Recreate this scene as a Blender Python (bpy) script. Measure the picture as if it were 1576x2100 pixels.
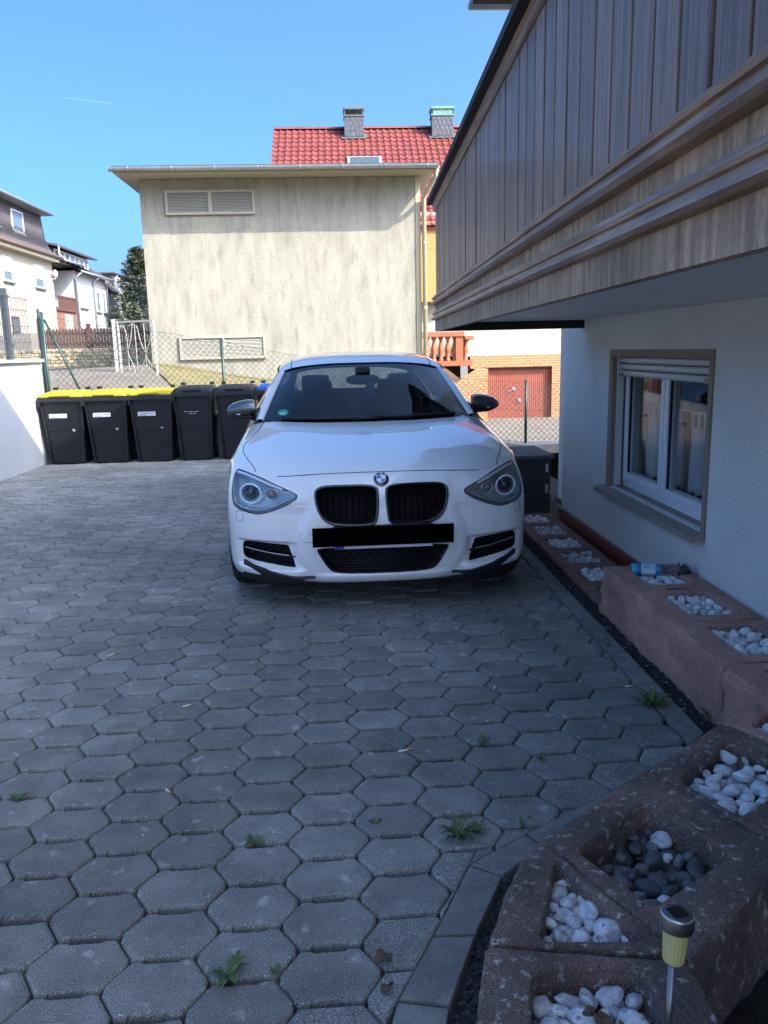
import bpy, bmesh, math, random
from mathutils import Vector, Matrix, noise
from mathutils.bvhtree import BVHTree

for o in list(bpy.data.objects):
    bpy.data.objects.remove(o, do_unlink=True)
SC = bpy.context.scene
COL = SC.collection
RAD = math.radians

# ------------------------------------------------------------------ camera
cam_d = bpy.data.cameras.new('camera')
cam_d.sensor_fit = 'VERTICAL'
cam_d.sensor_height = 36.0
cam_d.sensor_width = 27.0
cam_d.lens = 36.0 * 1650.0 / 2100.0
cam_d.clip_start = 0.05
cam_d.clip_end = 2000.0
cam = bpy.data.objects.new('camera', cam_d)
COL.objects.link(cam)
CAM_H = 1.42
YAW, PITCH, ROLL = RAD(2.8), RAD(11.4), RAD(1.3)
_f = Vector((math.sin(YAW) * math.cos(PITCH), math.cos(YAW) * math.cos(PITCH), -math.sin(PITCH)))
_r0 = Vector((math.cos(YAW), -math.sin(YAW), 0.0))
_u0 = _r0.cross(_f)
_r = _r0 * math.cos(ROLL) - _u0 * math.sin(ROLL)
_u = _u0 * math.cos(ROLL) + _r0 * math.sin(ROLL)
_m = Matrix.Identity(4)
for _i in range(3):
    _m[_i][0] = _r[_i]; _m[_i][1] = _u[_i]; _m[_i][2] = -_f[_i]
_m[0][3], _m[1][3], _m[2][3] = 0.0, 0.0, CAM_H
cam.matrix_world = _m
SC.camera = cam

# ------------------------------------------------------------------ daylight
SUN_DIR = Vector((-0.69, 0.50, -0.77)).normalized()      # the way the light travels
sun_el = math.asin(-SUN_DIR.z)
sun_az = math.atan2(-SUN_DIR.x, -SUN_DIR.y)              # clockwise from +Y, towards the sun
world = bpy.data.worlds.new('World')
SC.world = world
world.use_nodes = True
_nt = world.node_tree
_bg = _nt.nodes['Background']
_sky = _nt.nodes.new('ShaderNodeTexSky')
_sky.sky_type = 'NISHITA'
_sky.sun_disc = False
_sky.sun_elevation = sun_el
_sky.sun_rotation = sun_az
_sky.altitude = 0.0
_sky.air_density = 0.35
_sky.dust_density = 5.6
_sky.ozone_density = 8.0
_bg.inputs['Strength'].default_value = 0.15
_hsv = _nt.nodes.new('ShaderNodeHueSaturation')
_hsv.inputs['Hue'].default_value = 0.492
_hsv.inputs['Saturation'].default_value = 1.16
_nt.links.new(_sky.outputs['Color'], _hsv.inputs['Color'])
_nt.links.new(_hsv.outputs['Color'], _bg.inputs['Color'])
sun_d = bpy.data.lights.new('sun', 'SUN')
sun_d.energy = 2.0
sun_d.angle = RAD(0.53)
sun_d.color = (1.0, 0.94, 0.84)
sun_o = bpy.data.objects.new('sun', sun_d)
sun_o.rotation_euler = (-SUN_DIR).to_track_quat('Z', 'Y').to_euler()
sun_o.location = (20, -15, 25)
COL.objects.link(sun_o)
SC.render.engine = 'CYCLES'
SC.view_settings.view_transform = 'Standard'
SC.view_settings.look = 'None'
SC.view_settings.gamma = 1.0
SC.view_settings.use_curve_mapping = False
SC.view_settings.exposure = 2.35

# ------------------------------------------------------------------ helpers
class MB:
    """collects vertices and faces of one mesh"""
    def __init__(self):
        self.v = []; self.f = []; self.m = []; self.sm = []
    def add(self, verts, faces, mi=0, smooth=False):
        b = len(self.v)
        self.v.extend([tuple(p) for p in verts])
        for f in faces:
            self.f.append([i + b for i in f]); self.m.append(mi); self.sm.append(smooth)
        return self
    def box(self, x0, x1, y0, y1, z0, z1, mi=0, bev=0.0):
        if bev > 0:
            return self.bbox((x0 + x1) / 2, (y0 + y1) / 2, (z0 + z1) / 2, (x1 - x0) / 2, (y1 - y0) / 2, (z1 - z0) / 2, bev, mi)
        v = [(x, y, z) for z in (z0, z1) for y in (y0, y1) for x in (x0, x1)]
        f = [(0, 2, 3, 1), (4, 5, 7, 6), (0, 1, 5, 4), (2, 6, 7, 3), (0, 4, 6, 2), (1, 3, 7, 5)]
        return self.add(v, f, mi)
    def bbox(self, cx, cy, cz, hx, hy, hz, b, mi=0):
        bm = bmesh.new()
        bmesh.ops.create_cube(bm, size=1.0)
        for p in bm.verts:
            p.co = Vector((cx + p.co.x * 2 * hx, cy + p.co.y * 2 * hy, cz + p.co.z * 2 * hz))
        bmesh.ops.bevel(bm, geom=bm.edges[:], offset=min(b, hx * .9, hy * .9, hz * .9), segments=2, profile=0.7, affect='EDGES')
        self.bm(bm, mi); bm.free()
        return self
    def bm(self, bm, mi=0, smooth=False, mtx=None):
        bm.verts.index_update()
        vs = [(mtx @ p.co if mtx else p.co) for p in bm.verts]
        return self.add(vs, [[q.index for q in f.verts] for f in bm.faces], mi, smooth)
    def obox(self, c, ux, uy, uz, mi=0):
        """box with centre c and half-axis vectors"""
        c, ux, uy, uz = Vector(c), Vector(ux), Vector(uy), Vector(uz)
        v = [c + ux * a + uy * b + uz * d for d in (-1, 1) for b in (-1, 1) for a in (-1, 1)]
        f = [(0, 2, 3, 1), (4, 5, 7, 6), (0, 1, 5, 4), (2, 6, 7, 3), (0, 4, 6, 2), (1, 3, 7, 5)]
        return self.add(v, f, mi)
    def bar(self, a, b, w, h=None, mi=0, up=(0, 0, 1)):
        a, b = Vector(a), Vector(b)
        d = b - a
        t = d.normalized()
        s = t.cross(Vector(up))
        if s.length < 1e-4: s = t.cross(Vector((1, 0, 0)))
        s.normalize(); q = s.cross(t)
        return self.obox((a + b) / 2, s * w / 2, d / 2, q * (h or w) / 2, mi)
    def tube(self, pts, r, n=8, mi=0, closed=False, caps=True, rr=None):
        P = [Vector(p) for p in pts]
        m = len(P); rings = []
        prev = None
        for i, p in enumerate(P):
            if closed: t = P[(i + 1) % m] - P[i - 1]
            else: t = P[min(i + 1, m - 1)] - P[max(i - 1, 0)]
            t.normalize()
            if prev is None:
                s = t.cross(Vector((0, 0, 1)))
                if s.length < 1e-3: s = t.cross(Vector((0, 1, 0)))
            else:
                s = prev - t * prev.dot(t)
            s.normalize(); prev = s
            q = t.cross(s)
            k = rr[i] if rr else r
            rings.append([p + (s * math.cos(2 * math.pi * j / n) + q * math.sin(2 * math.pi * j / n)) * k for j in range(n)])
        v = [x for g in rings for x in g]; f = []
        for i in range(m if closed else m - 1):
            i2 = (i + 1) % m
            for j in range(n):
                f.append((i * n + j, i * n + (j + 1) % n, i2 * n + (j + 1) % n, i2 * n + j))
        if caps and not closed:
            f.append(tuple(range(n))[::-1]); f.append(tuple((m - 1) * n + j for j in range(n)))
        return self.add(v, f, mi, True)
    def lathe(self, prof, n=24, mi=0, o=(0, 0, 0), smooth=True, mtx=None):
        v = []; f = []
        for (r, z) in prof:
            for j in range(n):
                a = 2 * math.pi * j / n
                p = Vector((r * math.cos(a), r * math.sin(a), z))
                v.append((mtx @ p if mtx else p) + Vector(o))
        for i in range(len(prof) - 1):
            for j in range(n):
                f.append((i * n + j, i * n + (j + 1) % n, (i + 1) * n + (j + 1) % n, (i + 1) * n + j))
        return self.add(v, f, mi, smooth)
    def grid(self, rows, mi=0, smooth=True, close=False):
        m = len(rows[0]); v = [p for r in rows for p in r]; f = []
        for i in range(len(rows) - 1):
            for j in range(m if close else m - 1):
                j2 = (j + 1) % m
                f.append((i * m + j, i * m + j2, (i + 1) * m + j2, (i + 1) * m + j))
        return self.add(v, f, mi, smooth)
    def prism(self, poly, y0, y1, mi=0, axis='y'):
        n = len(poly)
        def P(a, b, t):
            return (a, t, b) if axis == 'y' else ((a, b, t) if axis == 'z' else (t, a, b))
        v = [P(a, b, y0) for a, b in poly] + [P(a, b, y1) for a, b in poly]
        f = [tuple(range(n)), tuple(range(2 * n - 1, n - 1, -1))] + [(i, i + n, (i + 1) % n + n, (i + 1) % n) for i in range(n)]
        return self.add(v, f, mi)
    def mesh(self, name, mats):
        me = bpy.data.meshes.new(name)
        me.from_pydata(self.v, [], self.f)
        if not isinstance(mats, (list, tuple)): mats = [mats]
        for m in mats: me.materials.append(m)
        me.polygons.foreach_set('material_index', self.m)
        me.polygons.foreach_set('use_smooth', self.sm)
        me.update()
        return me
    def build(self, name, mats, parent=None, fix=True, **kw):
        me = self.mesh(name, mats)
        if fix: fixn(me)
        return put(name, me, parent, **kw)

def fixn(me):
    b = bmesh.new(); b.from_mesh(me)
    bmesh.ops.recalc_face_normals(b, faces=b.faces[:])
    b.to_mesh(me); b.free()

def sharpen(me, ang=.6):
    b = bmesh.new(); b.from_mesh(me)
    for e in b.edges:
        if len(e.link_faces) == 2 and e.calc_face_angle(0) > ang: e.smooth = False
    for f in b.faces: f.smooth = True
    b.to_mesh(me); b.free()
    return me

def put(name, me, parent=None, label=None, cat=None, group=None, kind=None, loc=None, rot=None):
    o = bpy.data.objects.new(name, me)
    COL.objects.link(o)
    if parent: o.parent = parent
    if loc: o.location = loc
    if rot: o.rotation_euler = rot
    tag(o, label, cat, group, kind)
    return o

def tag(o, label=None, cat=None, group=None, kind=None):
    if label: o['label'] = label
    if cat: o['category'] = cat
    if group: o['group'] = group
    if kind: o['kind'] = kind
    return o

def thing(name, label, cat, loc=(0, 0, 0), rz=0.0, group=None):
    o = bpy.data.objects.new(name, None)
    o.empty_display_size = 0.2
    COL.objects.link(o)
    o.location = loc; o.rotation_euler = (0, 0, rz)
    return tag(o, label, cat, group)

def copy_tree(o, parent=None):
    c = o.copy(); COL.objects.link(c)
    if parent: c.parent = parent
    for ch in list(o.children): copy_tree(ch, c)
    return c

# ------------------------------------------------------------------ materials
MATS = {}
def mat(name, col, rough=0.6, metal=0.0, col2=None, scale=8.0, detail=5.0, lo=0.35, hi=0.65, stretch=(1, 1, 1),
        bump=0.0, bscale=60.0, bdist=0.01, bdetail=6.0, island=0.0, col3=None, s3=40.0, lo3=0.6, hi3=0.66, d3=3.0, spec=None, coat=0.0, coord='Object',
        vor=False, rvar=0.0, bst=False, stain=None, grain=0.0, gscale=500.0, spots=None):
    m = bpy.data.materials.new(name); m.use_nodes = True
    nt = m.node_tree; N = nt.nodes; L = nt.links
    b = N['Principled BSDF']
    b.inputs['Base Color'].default_value = (*col, 1); b.inputs['Roughness'].default_value = rough
    b.inputs['Metallic'].default_value = metal
    if spec is not None: b.inputs['Specular IOR Level'].default_value = spec
    if coat:
        b.inputs['Coat Weight'].default_value = coat; b.inputs['Coat Roughness'].default_value = 0.03
    tc = N.new('ShaderNodeTexCoord'); mp = N.new('ShaderNodeMapping')
    mp.inputs['Scale'].default_value = stretch
    L.new(tc.outputs[coord], mp.inputs['Vector'])
    vec = mp.outputs['Vector']; bvec = vec if bst else tc.outputs[coord]
    geo = None
    if island:
        geo = N.new('ShaderNodeNewGeometry'); oi = N.new('ShaderNodeObjectInfo')
        ad0 = N.new('ShaderNodeMath'); ad0.operation = 'ADD'
        L.new(geo.outputs['Random Per Island'], ad0.inputs[0]); L.new(oi.outputs['Random'], ad0.inputs[1])
        fr = N.new('ShaderNodeMath'); fr.operation = 'FRACT'; L.new(ad0.outputs[0], fr.inputs[0])
        ml = N.new('ShaderNodeMath'); ml.operation = 'MULTIPLY'; ml.inputs[1].default_value = 37.0
        L.new(fr.outputs[0], ml.inputs[0])
        cx = N.new('ShaderNodeCombineXYZ'); L.new(ml.outputs[0], cx.inputs[0]); L.new(ml.outputs[0], cx.inputs[1])
        ad = N.new('ShaderNodeVectorMath'); ad.operation = 'ADD'
        L.new(vec, ad.inputs[0]); L.new(cx.outputs[0], ad.inputs[1]); vec = ad.outputs[0]
    colout = None
    def ramp(fac, a, bb, c1, c2):
        r = N.new('ShaderNodeMapRange'); r.inputs[1].default_value = a; r.inputs[2].default_value = bb
        L.new(fac, r.inputs[0])
        mx = N.new('ShaderNodeMix'); mx.data_type = 'RGBA'
        L.new(r.outputs[0], mx.inputs[0])
        if isinstance(c1, tuple): mx.inputs[6].default_value = (*c1, 1)
        else: L.new(c1, mx.inputs[6])
        mx.inputs[7].default_value = (*c2, 1)
        return mx.outputs[2], r.outputs[0]
    colout = None
    if col2 is not None:
        n1 = N.new('ShaderNodeTexNoise'); n1.inputs['Scale'].default_value = scale; n1.inputs['Detail'].default_value = detail
        n1.inputs['Roughness'].default_value = 0.62
        L.new(vec, n1.inputs['Vector'])
        colout, fc = ramp(n1.outputs['Fac'], lo, hi, col, col2)
    if col3 is not None:
        n3 = N.new('ShaderNodeTexNoise'); n3.inputs['Scale'].default_value = s3; n3.inputs['Detail'].default_value = d3
        L.new(vec, n3.inputs['Vector'])
        colout, _ = ramp(n3.outputs['Fac'], lo3, hi3, colout if colout is not None else col, col3)
    if spots is not None:
        n4 = N.new('ShaderNodeTexNoise'); n4.inputs['Scale'].default_value = spots[0]; n4.inputs['Detail'].default_value = 7.0
        L.new(vec, n4.inputs['Vector'])
        colout, _ = ramp(n4.outputs['Fac'], spots[1], spots[2], colout if colout is not None else col, spots[3])
    if island:
        mr = N.new('ShaderNodeMapRange'); mr.inputs[3].default_value = 1 - island; mr.inputs[4].default_value = 1 + island
        L.new(fr.outputs[0], mr.inputs[0])
        mm = N.new('ShaderNodeMix'); mm.data_type = 'RGBA'; mm.blend_type = 'MULTIPLY'; mm.inputs[0].default_value = 1.0
        if colout is not None: L.new(colout, mm.inputs[6])
        else: mm.inputs[6].default_value = (*col, 1)
        cc = N.new('ShaderNodeCombineColor')
        for k in range(3): L.new(mr.outputs[0], cc.inputs[k])
        L.new(cc.outputs[0], mm.inputs[7])
        colout = mm.outputs[2]
    def mul(src, fac):
        mm = N.new('ShaderNodeMix'); mm.data_type = 'RGBA'; mm.blend_type = 'MULTIPLY'; mm.inputs[0].default_value = 1.0
        if src is not None: L.new(src, mm.inputs[6])
        else: mm.inputs[6].default_value = (*col, 1)
        cc = N.new('ShaderNodeCombineColor')
        for k in range(3): L.new(fac, cc.inputs[k])
        L.new(cc.outputs[0], mm.inputs[7])
        return mm.outputs[2]
    if grain:
        ng = N.new('ShaderNodeTexNoise'); ng.inputs['Scale'].default_value = gscale; ng.inputs['Detail'].default_value = 2.0
        L.new(vec, ng.inputs['Vector'])
        mg = N.new('ShaderNodeMapRange'); mg.inputs[1].default_value = .3; mg.inputs[2].default_value = .7; mg.inputs[3].default_value = 1 - grain; mg.inputs[4].default_value = 1 + grain
        L.new(ng.outputs['Fac'], mg.inputs[0]); colout = mul(colout, mg.outputs[0])
    if stain:
        gp_ = N.new('ShaderNodeNewGeometry'); nst = N.new('ShaderNodeTexNoise'); nst.inputs['Scale'].default_value = stain[0]; nst.inputs['Detail'].default_value = 6.0
        L.new(gp_.outputs['Position'], nst.inputs['Vector'])
        mst = N.new('ShaderNodeMapRange'); mst.inputs[1].default_value = .35; mst.inputs[2].default_value = .65; mst.inputs[3].default_value = 1 - stain[1]; mst.inputs[4].default_value = 1 + stain[1] * .6
        L.new(nst.outputs['Fac'], mst.inputs[0]); colout = mul(colout, mst.outputs[0])
    if colout is not None: L.new(colout, b.inputs['Base Color'])
    if bump:
        nb = N.new('ShaderNodeTexVoronoi' if vor else 'ShaderNodeTexNoise'); nb.inputs['Scale'].default_value = bscale
        if not vor: nb.inputs['Detail'].default_value = bdetail
        L.new(bvec, nb.inputs['Vector'])
        bp = N.new('ShaderNodeBump'); bp.inputs['Strength'].default_value = bump; bp.inputs['Distance'].default_value = bdist
        L.new(nb.outputs[0], bp.inputs['Height']); L.new(bp.outputs['Normal'], b.inputs['Normal'])
        if rvar:
            mr2 = N.new('ShaderNodeMapRange'); mr2.inputs[3].default_value = rough - rvar; mr2.inputs[4].default_value = rough + rvar
            L.new(nb.outputs[0], mr2.inputs[0]); L.new(mr2.outputs[0], b.inputs['Roughness'])
    MATS[name] = m
    return m

def glass(name, tint=(0.8, 0.85, 0.88), ior=1.5, rough=0.0, base=0.04):
    """thin pane: clear with a Fresnel mirror"""
    m = bpy.data.materials.new(name); m.use_nodes = True
    nt = m.node_tree; N = nt.nodes; L = nt.links
    N.remove(N['Principled BSDF'])
    out = N['Material Output']
    tr = N.new('ShaderNodeBsdfTransparent'); tr.inputs[0].default_value = (*tint, 1)
    gl = N.new('ShaderNodeBsdfGlossy'); gl.inputs['Roughness'].default_value = rough
    lw = N.new('ShaderNodeLayerWeight'); lw.inputs['Blend'].default_value = 0.5
    pw = N.new('ShaderNodeMath'); pw.operation = 'POWER'; pw.inputs[1].default_value = 4.2
    L.new(lw.outputs['Facing'], pw.inputs[0])
    fr = N.new('ShaderNodeMath'); fr.operation = 'MULTIPLY_ADD'; fr.inputs[1].default_value = 1.0 - base; fr.inputs[2].default_value = base
    L.new(pw.outputs[0], fr.inputs[0])
    mx = N.new('ShaderNodeMixShader')
    L.new(fr.outputs[0], mx.inputs[0]); L.new(tr.outputs[0], mx.inputs[1]); L.new(gl.outputs[0], mx.inputs[2])
    L.new(mx.outputs[0], out.inputs['Surface'])
    MATS[name] = m
    return m
# ================================================================== ground
R0 = random.Random(7)
M_paver = mat('paver_concrete', (0.245, 0.243, 0.215), rough=0.9, col2=(0.150, 0.149, 0.133), scale=7, lo=.36, hi=.68, island=.16, stain=(.8, .26), grain=.8, gscale=380, spots=(16, .625, .72, (.38, .375, .34)),
              col3=(0.52, 0.51, 0.48), s3=230, lo3=.63, hi3=.70, d3=2, bump=.8, bscale=300, bdist=.004)  # pale flecks: light grains, plus surface sparkle painted into the colour
M_bed = mat('joint_sand', (0.010, 0.009, 0.008), rough=1.0, col2=(0.035, 0.028, 0.020), scale=30, bump=.6, bscale=180, bdist=.006)
M_kerb = mat('kerb_concrete', (0.245, 0.24, 0.21), rough=.92, grain=.45, gscale=420, stain=(1.3, .2), col2=(0.15, 0.145, 0.139), scale=14, col3=(.3, .3, .3), s3=240, lo3=.64, hi3=.72, bump=.5, bscale=200, bdist=.004, island=.1)
M_gravel = mat('dark_gravel', (0.020, 0.022, 0.025), rough=.85, island=.5, col2=(.05, .052, .055), scale=50)
M_path = mat('path_asphalt', (0.15, 0.125, 0.095), rough=.95, col2=(0.10, 0.085, 0.068), scale=1.5, bump=.4, bscale=60, bdist=.01)
M_drygrass = mat('dry_turf', (0.19, 0.15, 0.06), rough=1.0, grain=.3, gscale=40, col2=(0.12, 0.11, 0.04), scale=3.0, bump=.8, bscale=45, bdist=.04)

def lerp_table(xs, ys, T, x, y):
    def loc(a, v):
        v = max(a[0], min(a[-1] - 1e-6, v))
        for i in range(len(a) - 1):
            if a[i] <= v <= a[i + 1]: return i, (v - a[i]) / (a[i + 1] - a[i])
    i, s = loc(xs, x); j, t = loc(ys, y)
    s = s * s * (3 - 2 * s) * .5 + s * .5
    return (T[j][i] * (1 - s) + T[j][i + 1] * s) * (1 - t) + (T[j + 1][i] * (1 - s) + T[j + 1][i + 1] * s) * t
TX = [-200, -30, -8, -3.6, -1.3, 1.4, 3, 6, 12, 200]
TY = [11.72, 13, 16, 22, 27, 40, 60, 400]
TT = [[1.0, .95, .92, .86, .52, .16, -.02, -.10, -.2, -.2],
      [1.05, 1.0, .98, .95, .62, .22, -.08, -.18, -.25, -.25],
      [1.2, 1.1, 1.08, 1.24, .88, .40, -.25, -.38, -.45, -.45],
      [1.4, 1.3, 1.15, 1.15, .80, .25, -.62, -.68, -.7, -.7],
      [1.6, 1.7, 1.4, 1.2, .7, .1, -.96, -.97, -.97, -.97],
      [3, 2.9, 2.2, 1.4, .7, .2, -.6, -.9, -.9, -.9],
      [5, 4.0, 3.2, 2.4, 1.2, .4, -.3, -.8, -.8, -.8],
      [8, 6, 5, 4, 2, 1, 0, 0, 0, 0]]
def tz(x, y): return lerp_table(TX, TY, TT, x, y)

# the yard's bed and the land beyond the fence
MB().box(-4.4, 2.4, -6, 11.72, -.30, -.062).build('yard_ground', M_bed, kind='structure')
xs = [-200, -120, -70, -45, -32, -26, -22] + [-20 + i * .5 for i in range(60)] + [10, 12, 16, 24, 40, 80, 200]
ys = [11.725, 12, 12.4, 13, 13.6, 14.3, 15, 16, 17, 18.5, 20, 22, 24, 26, 28, 32, 36, 40, 46, 54, 62, 80, 120, 200, 400]
MB().grid([[(x, y, tz(x, y) + .02 * noise.noise((x * .6, y * .6, 0))) for x in xs] for y in ys]).build('path_ground', M_path, kind='structure', fix=False)
MB().box(-300, 300, -300, 400, -3.2, -3.0).build('base_ground', M_drygrass, kind='structure')
MB().box(-40, -4.42, -10, 11.7, -.3, .9).build('neighbour_terrace', M_path, kind='structure')
# dry turf bank at the foot of the grey building
g = MB(); rows = []
for i in range(25):
    t = i / 24; r = []
    for j in range(15):
        s = j / 14
        x0, x1 = -3.72 + 1.45 * s, 1.5
        x = x0 + (x1 - x0) * t; y = 16.05 - 3.85 * s
        r.append((x, y, tz(x, y) + .035 + .02 * noise.noise((x * 2, y * 2, 3))))
    rows.append(r)
bank = g.grid(rows).build('grass_bank', M_drygrass, kind='structure', fix=False)
# low retaining wall under the fence
M_ret = mat('retaining_concrete', (.30, .29, .27), rough=.9, col2=(.2, .195, .18), scale=5, bump=.3, bscale=80)
g = MB(); rows = []
for i in range(60):
    x = -4.3 + i * (11.0 / 59)
    e = max(tz(x, 11.73) + .02, .03)
    rows.append([(x, 11.45, -.1), (x, 11.45, e), (x, 11.74, e + .01), (x, 11.74, -.1)])
g.grid(rows, smooth=False).build('retaining_wall', M_ret, label='low sloping concrete retaining wall behind the wheelie bins', cat='wall')

# ---- pavers: elongated hexagons in offset columns
PCX, PRY = 0.2005, 0.1745
PA, PB, PH = .0725, .1180, .0826
PROT = RAD(1.2)
def hex_outline(notch=True):
    a, b, h, t = PA, PB, PH, .013
    if not notch:
        return [(-b, -t), (-a, -h), (a, -h), (b, -t), (b, t), (a, h), (-a, h), (-b, t)]
    n, k = .0060, .66
    return [(-b, -t), (-a, -h), (-a * k, -h), (-a * k + .004, -h + n), (a * k - .004, -h + n), (a * k, -h), (a, -h), (b, -t),
            (b, t), (a, h), (a * k, h), (a * k - .004, h - n), (-a * k + .004, h - n), (-a * k, h), (-a, h), (-b, t)]
def prism_paver(poly, mb, ox=0, oy=0, oz=0, tilt=(0, 0), rot=0.0, inset=.0065):
    n = len(poly); cx = sum(p[0] for p in poly) / n; cy = sum(p[1] for p in poly) / n
    c, s = math.cos(rot), math.sin(rot)
    def T(x, y, z): return (ox + x * c - y * s, oy + x * s + y * c, oz + z + tilt[0] * x + tilt[1] * y)
    def ins(p, d):
        v = Vector((p[0] - cx, p[1] - cy)); l = v.length or 1
        return (p[0] - v.x / l * d, p[1] - v.y / l * d)
    rings = [[T(*p, -.05) for p in poly], [T(*p, -.010) for p in poly], [T(*ins(p, inset * .4), -.0035) for p in poly], [T(*ins(p, inset * 1.7), 0) for p in poly]]
    v = [q for r in rings for q in r]; f = []
    for k in range(3):
        for i in range(n): f.append((k * n + i, k * n + (i + 1) % n, (k + 1) * n + (i + 1) % n, (k + 1) * n + i))
    f.append(tuple(3 * n + i for i in range(n)))
    mb.add(v, f, 0, False)
EDGE = [(-.35, .2), (-.02, 1.2), (.080, 1.54), (.180, 1.73), (.312, 2.0), (.50, 2.125), (.875, 2.36), (1.206, 2.60), (1.208, 12.5)]
def right_of(p, a, b): return (b[0] - a[0]) * (p[1] - a[1]) - (b[1] - a[1]) * (p[0] - a[0])
def inside_yard(x, y):
    for a, b in zip(EDGE, EDGE[1:]):
        if a[1] <= y <= b[1]: return right_of((x, y), a, b) > 0
    return False
def clip(poly, a, b):
    out = []
    for i in range(len(poly)):
        p, q = poly[i], poly[(i + 1) % len(poly)]
        dp, dq = right_of(p, a, b), right_of(q, a, b)
        if dp >= 0: out.append(p)
        if (dp >= 0) != (dq >= 0):
            t = dp / (dp - dq); out.append((p[0] + (q[0] - p[0]) * t, p[1] + (q[1] - p[1]) * t))
    return out
pm = MB(); prism_paver(hex_outline(), pm); paver_me = pm.mesh('paver', M_paver); fixn(paver_me)
pv = bpy.data.objects['yard_ground']
cells = []
cR, sR = math.cos(PROT), math.sin(PROT)
OX, OY = -0.68, 2.053
for i in range(-28, 22):
    for j in range(-14, 66):
        lx = i * PCX; ly = j * PRY + (PRY / 2 if i % 2 else 0)
        x = OX + lx * cR - ly * sR; y = OY + lx * sR + ly * cR
        if y < .35 or y > 11.42 or x < -4.35 or x > 1.35: continue
        cells.append((x, y))
whole = []; cut = []
for (x, y) in cells:
    corners = [(x + px * cR - py * sR, y + px * sR + py * cR) for px, py in hex_outline(False)]
    ins = [inside_yard(*q) for q in corners]
    if all(ins) and x > -4.25: whole.append((x, y))
    elif any(ins): cut.append((x, y, corners))
def px_of(x, y, z=0):
    d = Vector((x, y, z - CAM_H)); w = d.dot(_f)
    return (.5 + 1650 * d.dot(_r) / w / 1576, .5 - 1650 * d.dot(_u) / w / 2100, w)
def vis(c):
    u, v, w = px_of(*c)
    return w > .3 and -.12 < u < 1.06 and v < 1.12
vis_w = sorted([c for c in whole if vis(c)], key=lambda c: c[0] ** 2 + c[1] ** 2)
near = vis_w[:285]; _ns = set(near); rest = [c for c in whole if c not in _ns]
RT = random.Random(3)
for (x, y) in near:
    o = put('paver', paver_me, pv, loc=(x, y, RT.uniform(-.0025, .0025)), rot=(RT.uniform(-.008, .008), RT.uniform(-.008, .008), PROT + RT.uniform(-.01, .01) + (math.pi if RT.random() < .5 else 0)))
rm = MB()
for (x, y) in rest:
    prism_paver(hex_outline(), rm, x, y, RT.uniform(-.0025, .0025), (RT.uniform(-.008, .008), RT.uniform(-.008, .008)), PROT)
cut_n = sorted([c for c in cut if vis(c[:2])], key=lambda c: c[0] ** 2 + c[1] ** 2)
def seg_d(p, a, b):
    a, b, p = Vector(a), Vector(b), Vector(p); t = max(0, min(1, (p - a).dot(b - a) / (b - a).length_squared)); return (p - a - (b - a) * t).length
SEG = list(zip(EDGE, EDGE[1:]))
nk = 0
for (x, y, cs) in cut_n:
    order = sorted(range(len(SEG)), key=lambda q: seg_d((x, y), *SEG[q]))
    near_ = [q for q in range(len(SEG)) if seg_d((x, y), *SEG[q]) < .13]
    pieces = []
    if 3 in near_ and 4 in near_:
        pieces = [clip(cs, *SEG[3]), clip(clip(cs, *SEG[4]), SEG[3][1], SEG[3][0])]
    elif 6 in near_ and 7 in near_:
        pieces = [clip(clip(cs, *SEG[6]), *SEG[7])]
    else: pieces = [clip(cs, *SEG[order[0]])]
    for poly in pieces:
        if len(poly) < 3: continue
        ar = abs(sum(poly[q][0] * poly[(q + 1) % len(poly)][1] - poly[(q + 1) % len(poly)][0] * poly[q][1] for q in range(len(poly)))) / 2
        if ar < .0009: continue
        if nk < 15 and ar > .003:
            b = MB(); prism_paver(poly, b, 0, 0, RT.uniform(-.002, .002)); b.build('cut_paver', M_paver, pv); nk += 1
        else:
            prism_paver(poly, rm, 0, 0, RT.uniform(-.002, .002))
rm.build('distant_pavers', M_paver, pv, kind='stuff')

# ---- kerb stones
krb = thing('kerb', 'narrow grey concrete kerb edging between the pavers and the planters', 'kerb', (0, 0, 0))
y = 3.02
while y < 10.9:
    b = MB(); b.bbox(1.256, y + .245, -.045, .043, .2425, .045 + RT.uniform(0, .004), .006)
    b.build('kerb_stone', M_kerb, krb); y += .495
b = MB(); b.prism([(1.213, 2.62), (1.300, 2.70), (1.299, 3.01), (1.213, 3.01)], -.09, .001, axis='z'); b.build('kerb_stone', M_kerb, krb)
KN = [((-.02, 1.20), (.095, 1.165)), ((.083, 1.54), (.195, 1.515)), ((.184, 1.732), (.287, 1.728)), ((.316, 2.0), (.398, 1.945)), ((.505, 2.128), (.54, 2.07)), ((.872, 2.36), (.9, 2.33))]
for (a0, a1), (b0, b1) in zip(KN, KN[1:]):
    def mix(p, q, t): return (p[0] + (q[0] - p[0]) * t, p[1] + (q[1] - p[1]) * t)
    quad = [mix(a0, b0, .015), mix(a1, b1, .015), mix(a1, b1, .985), mix(a0, b0, .985)]
    b = MB(); prism_paver(quad, b, 0, 0, .002, inset=.004); b.build('kerb_stone', M_kerb, krb)

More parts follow.
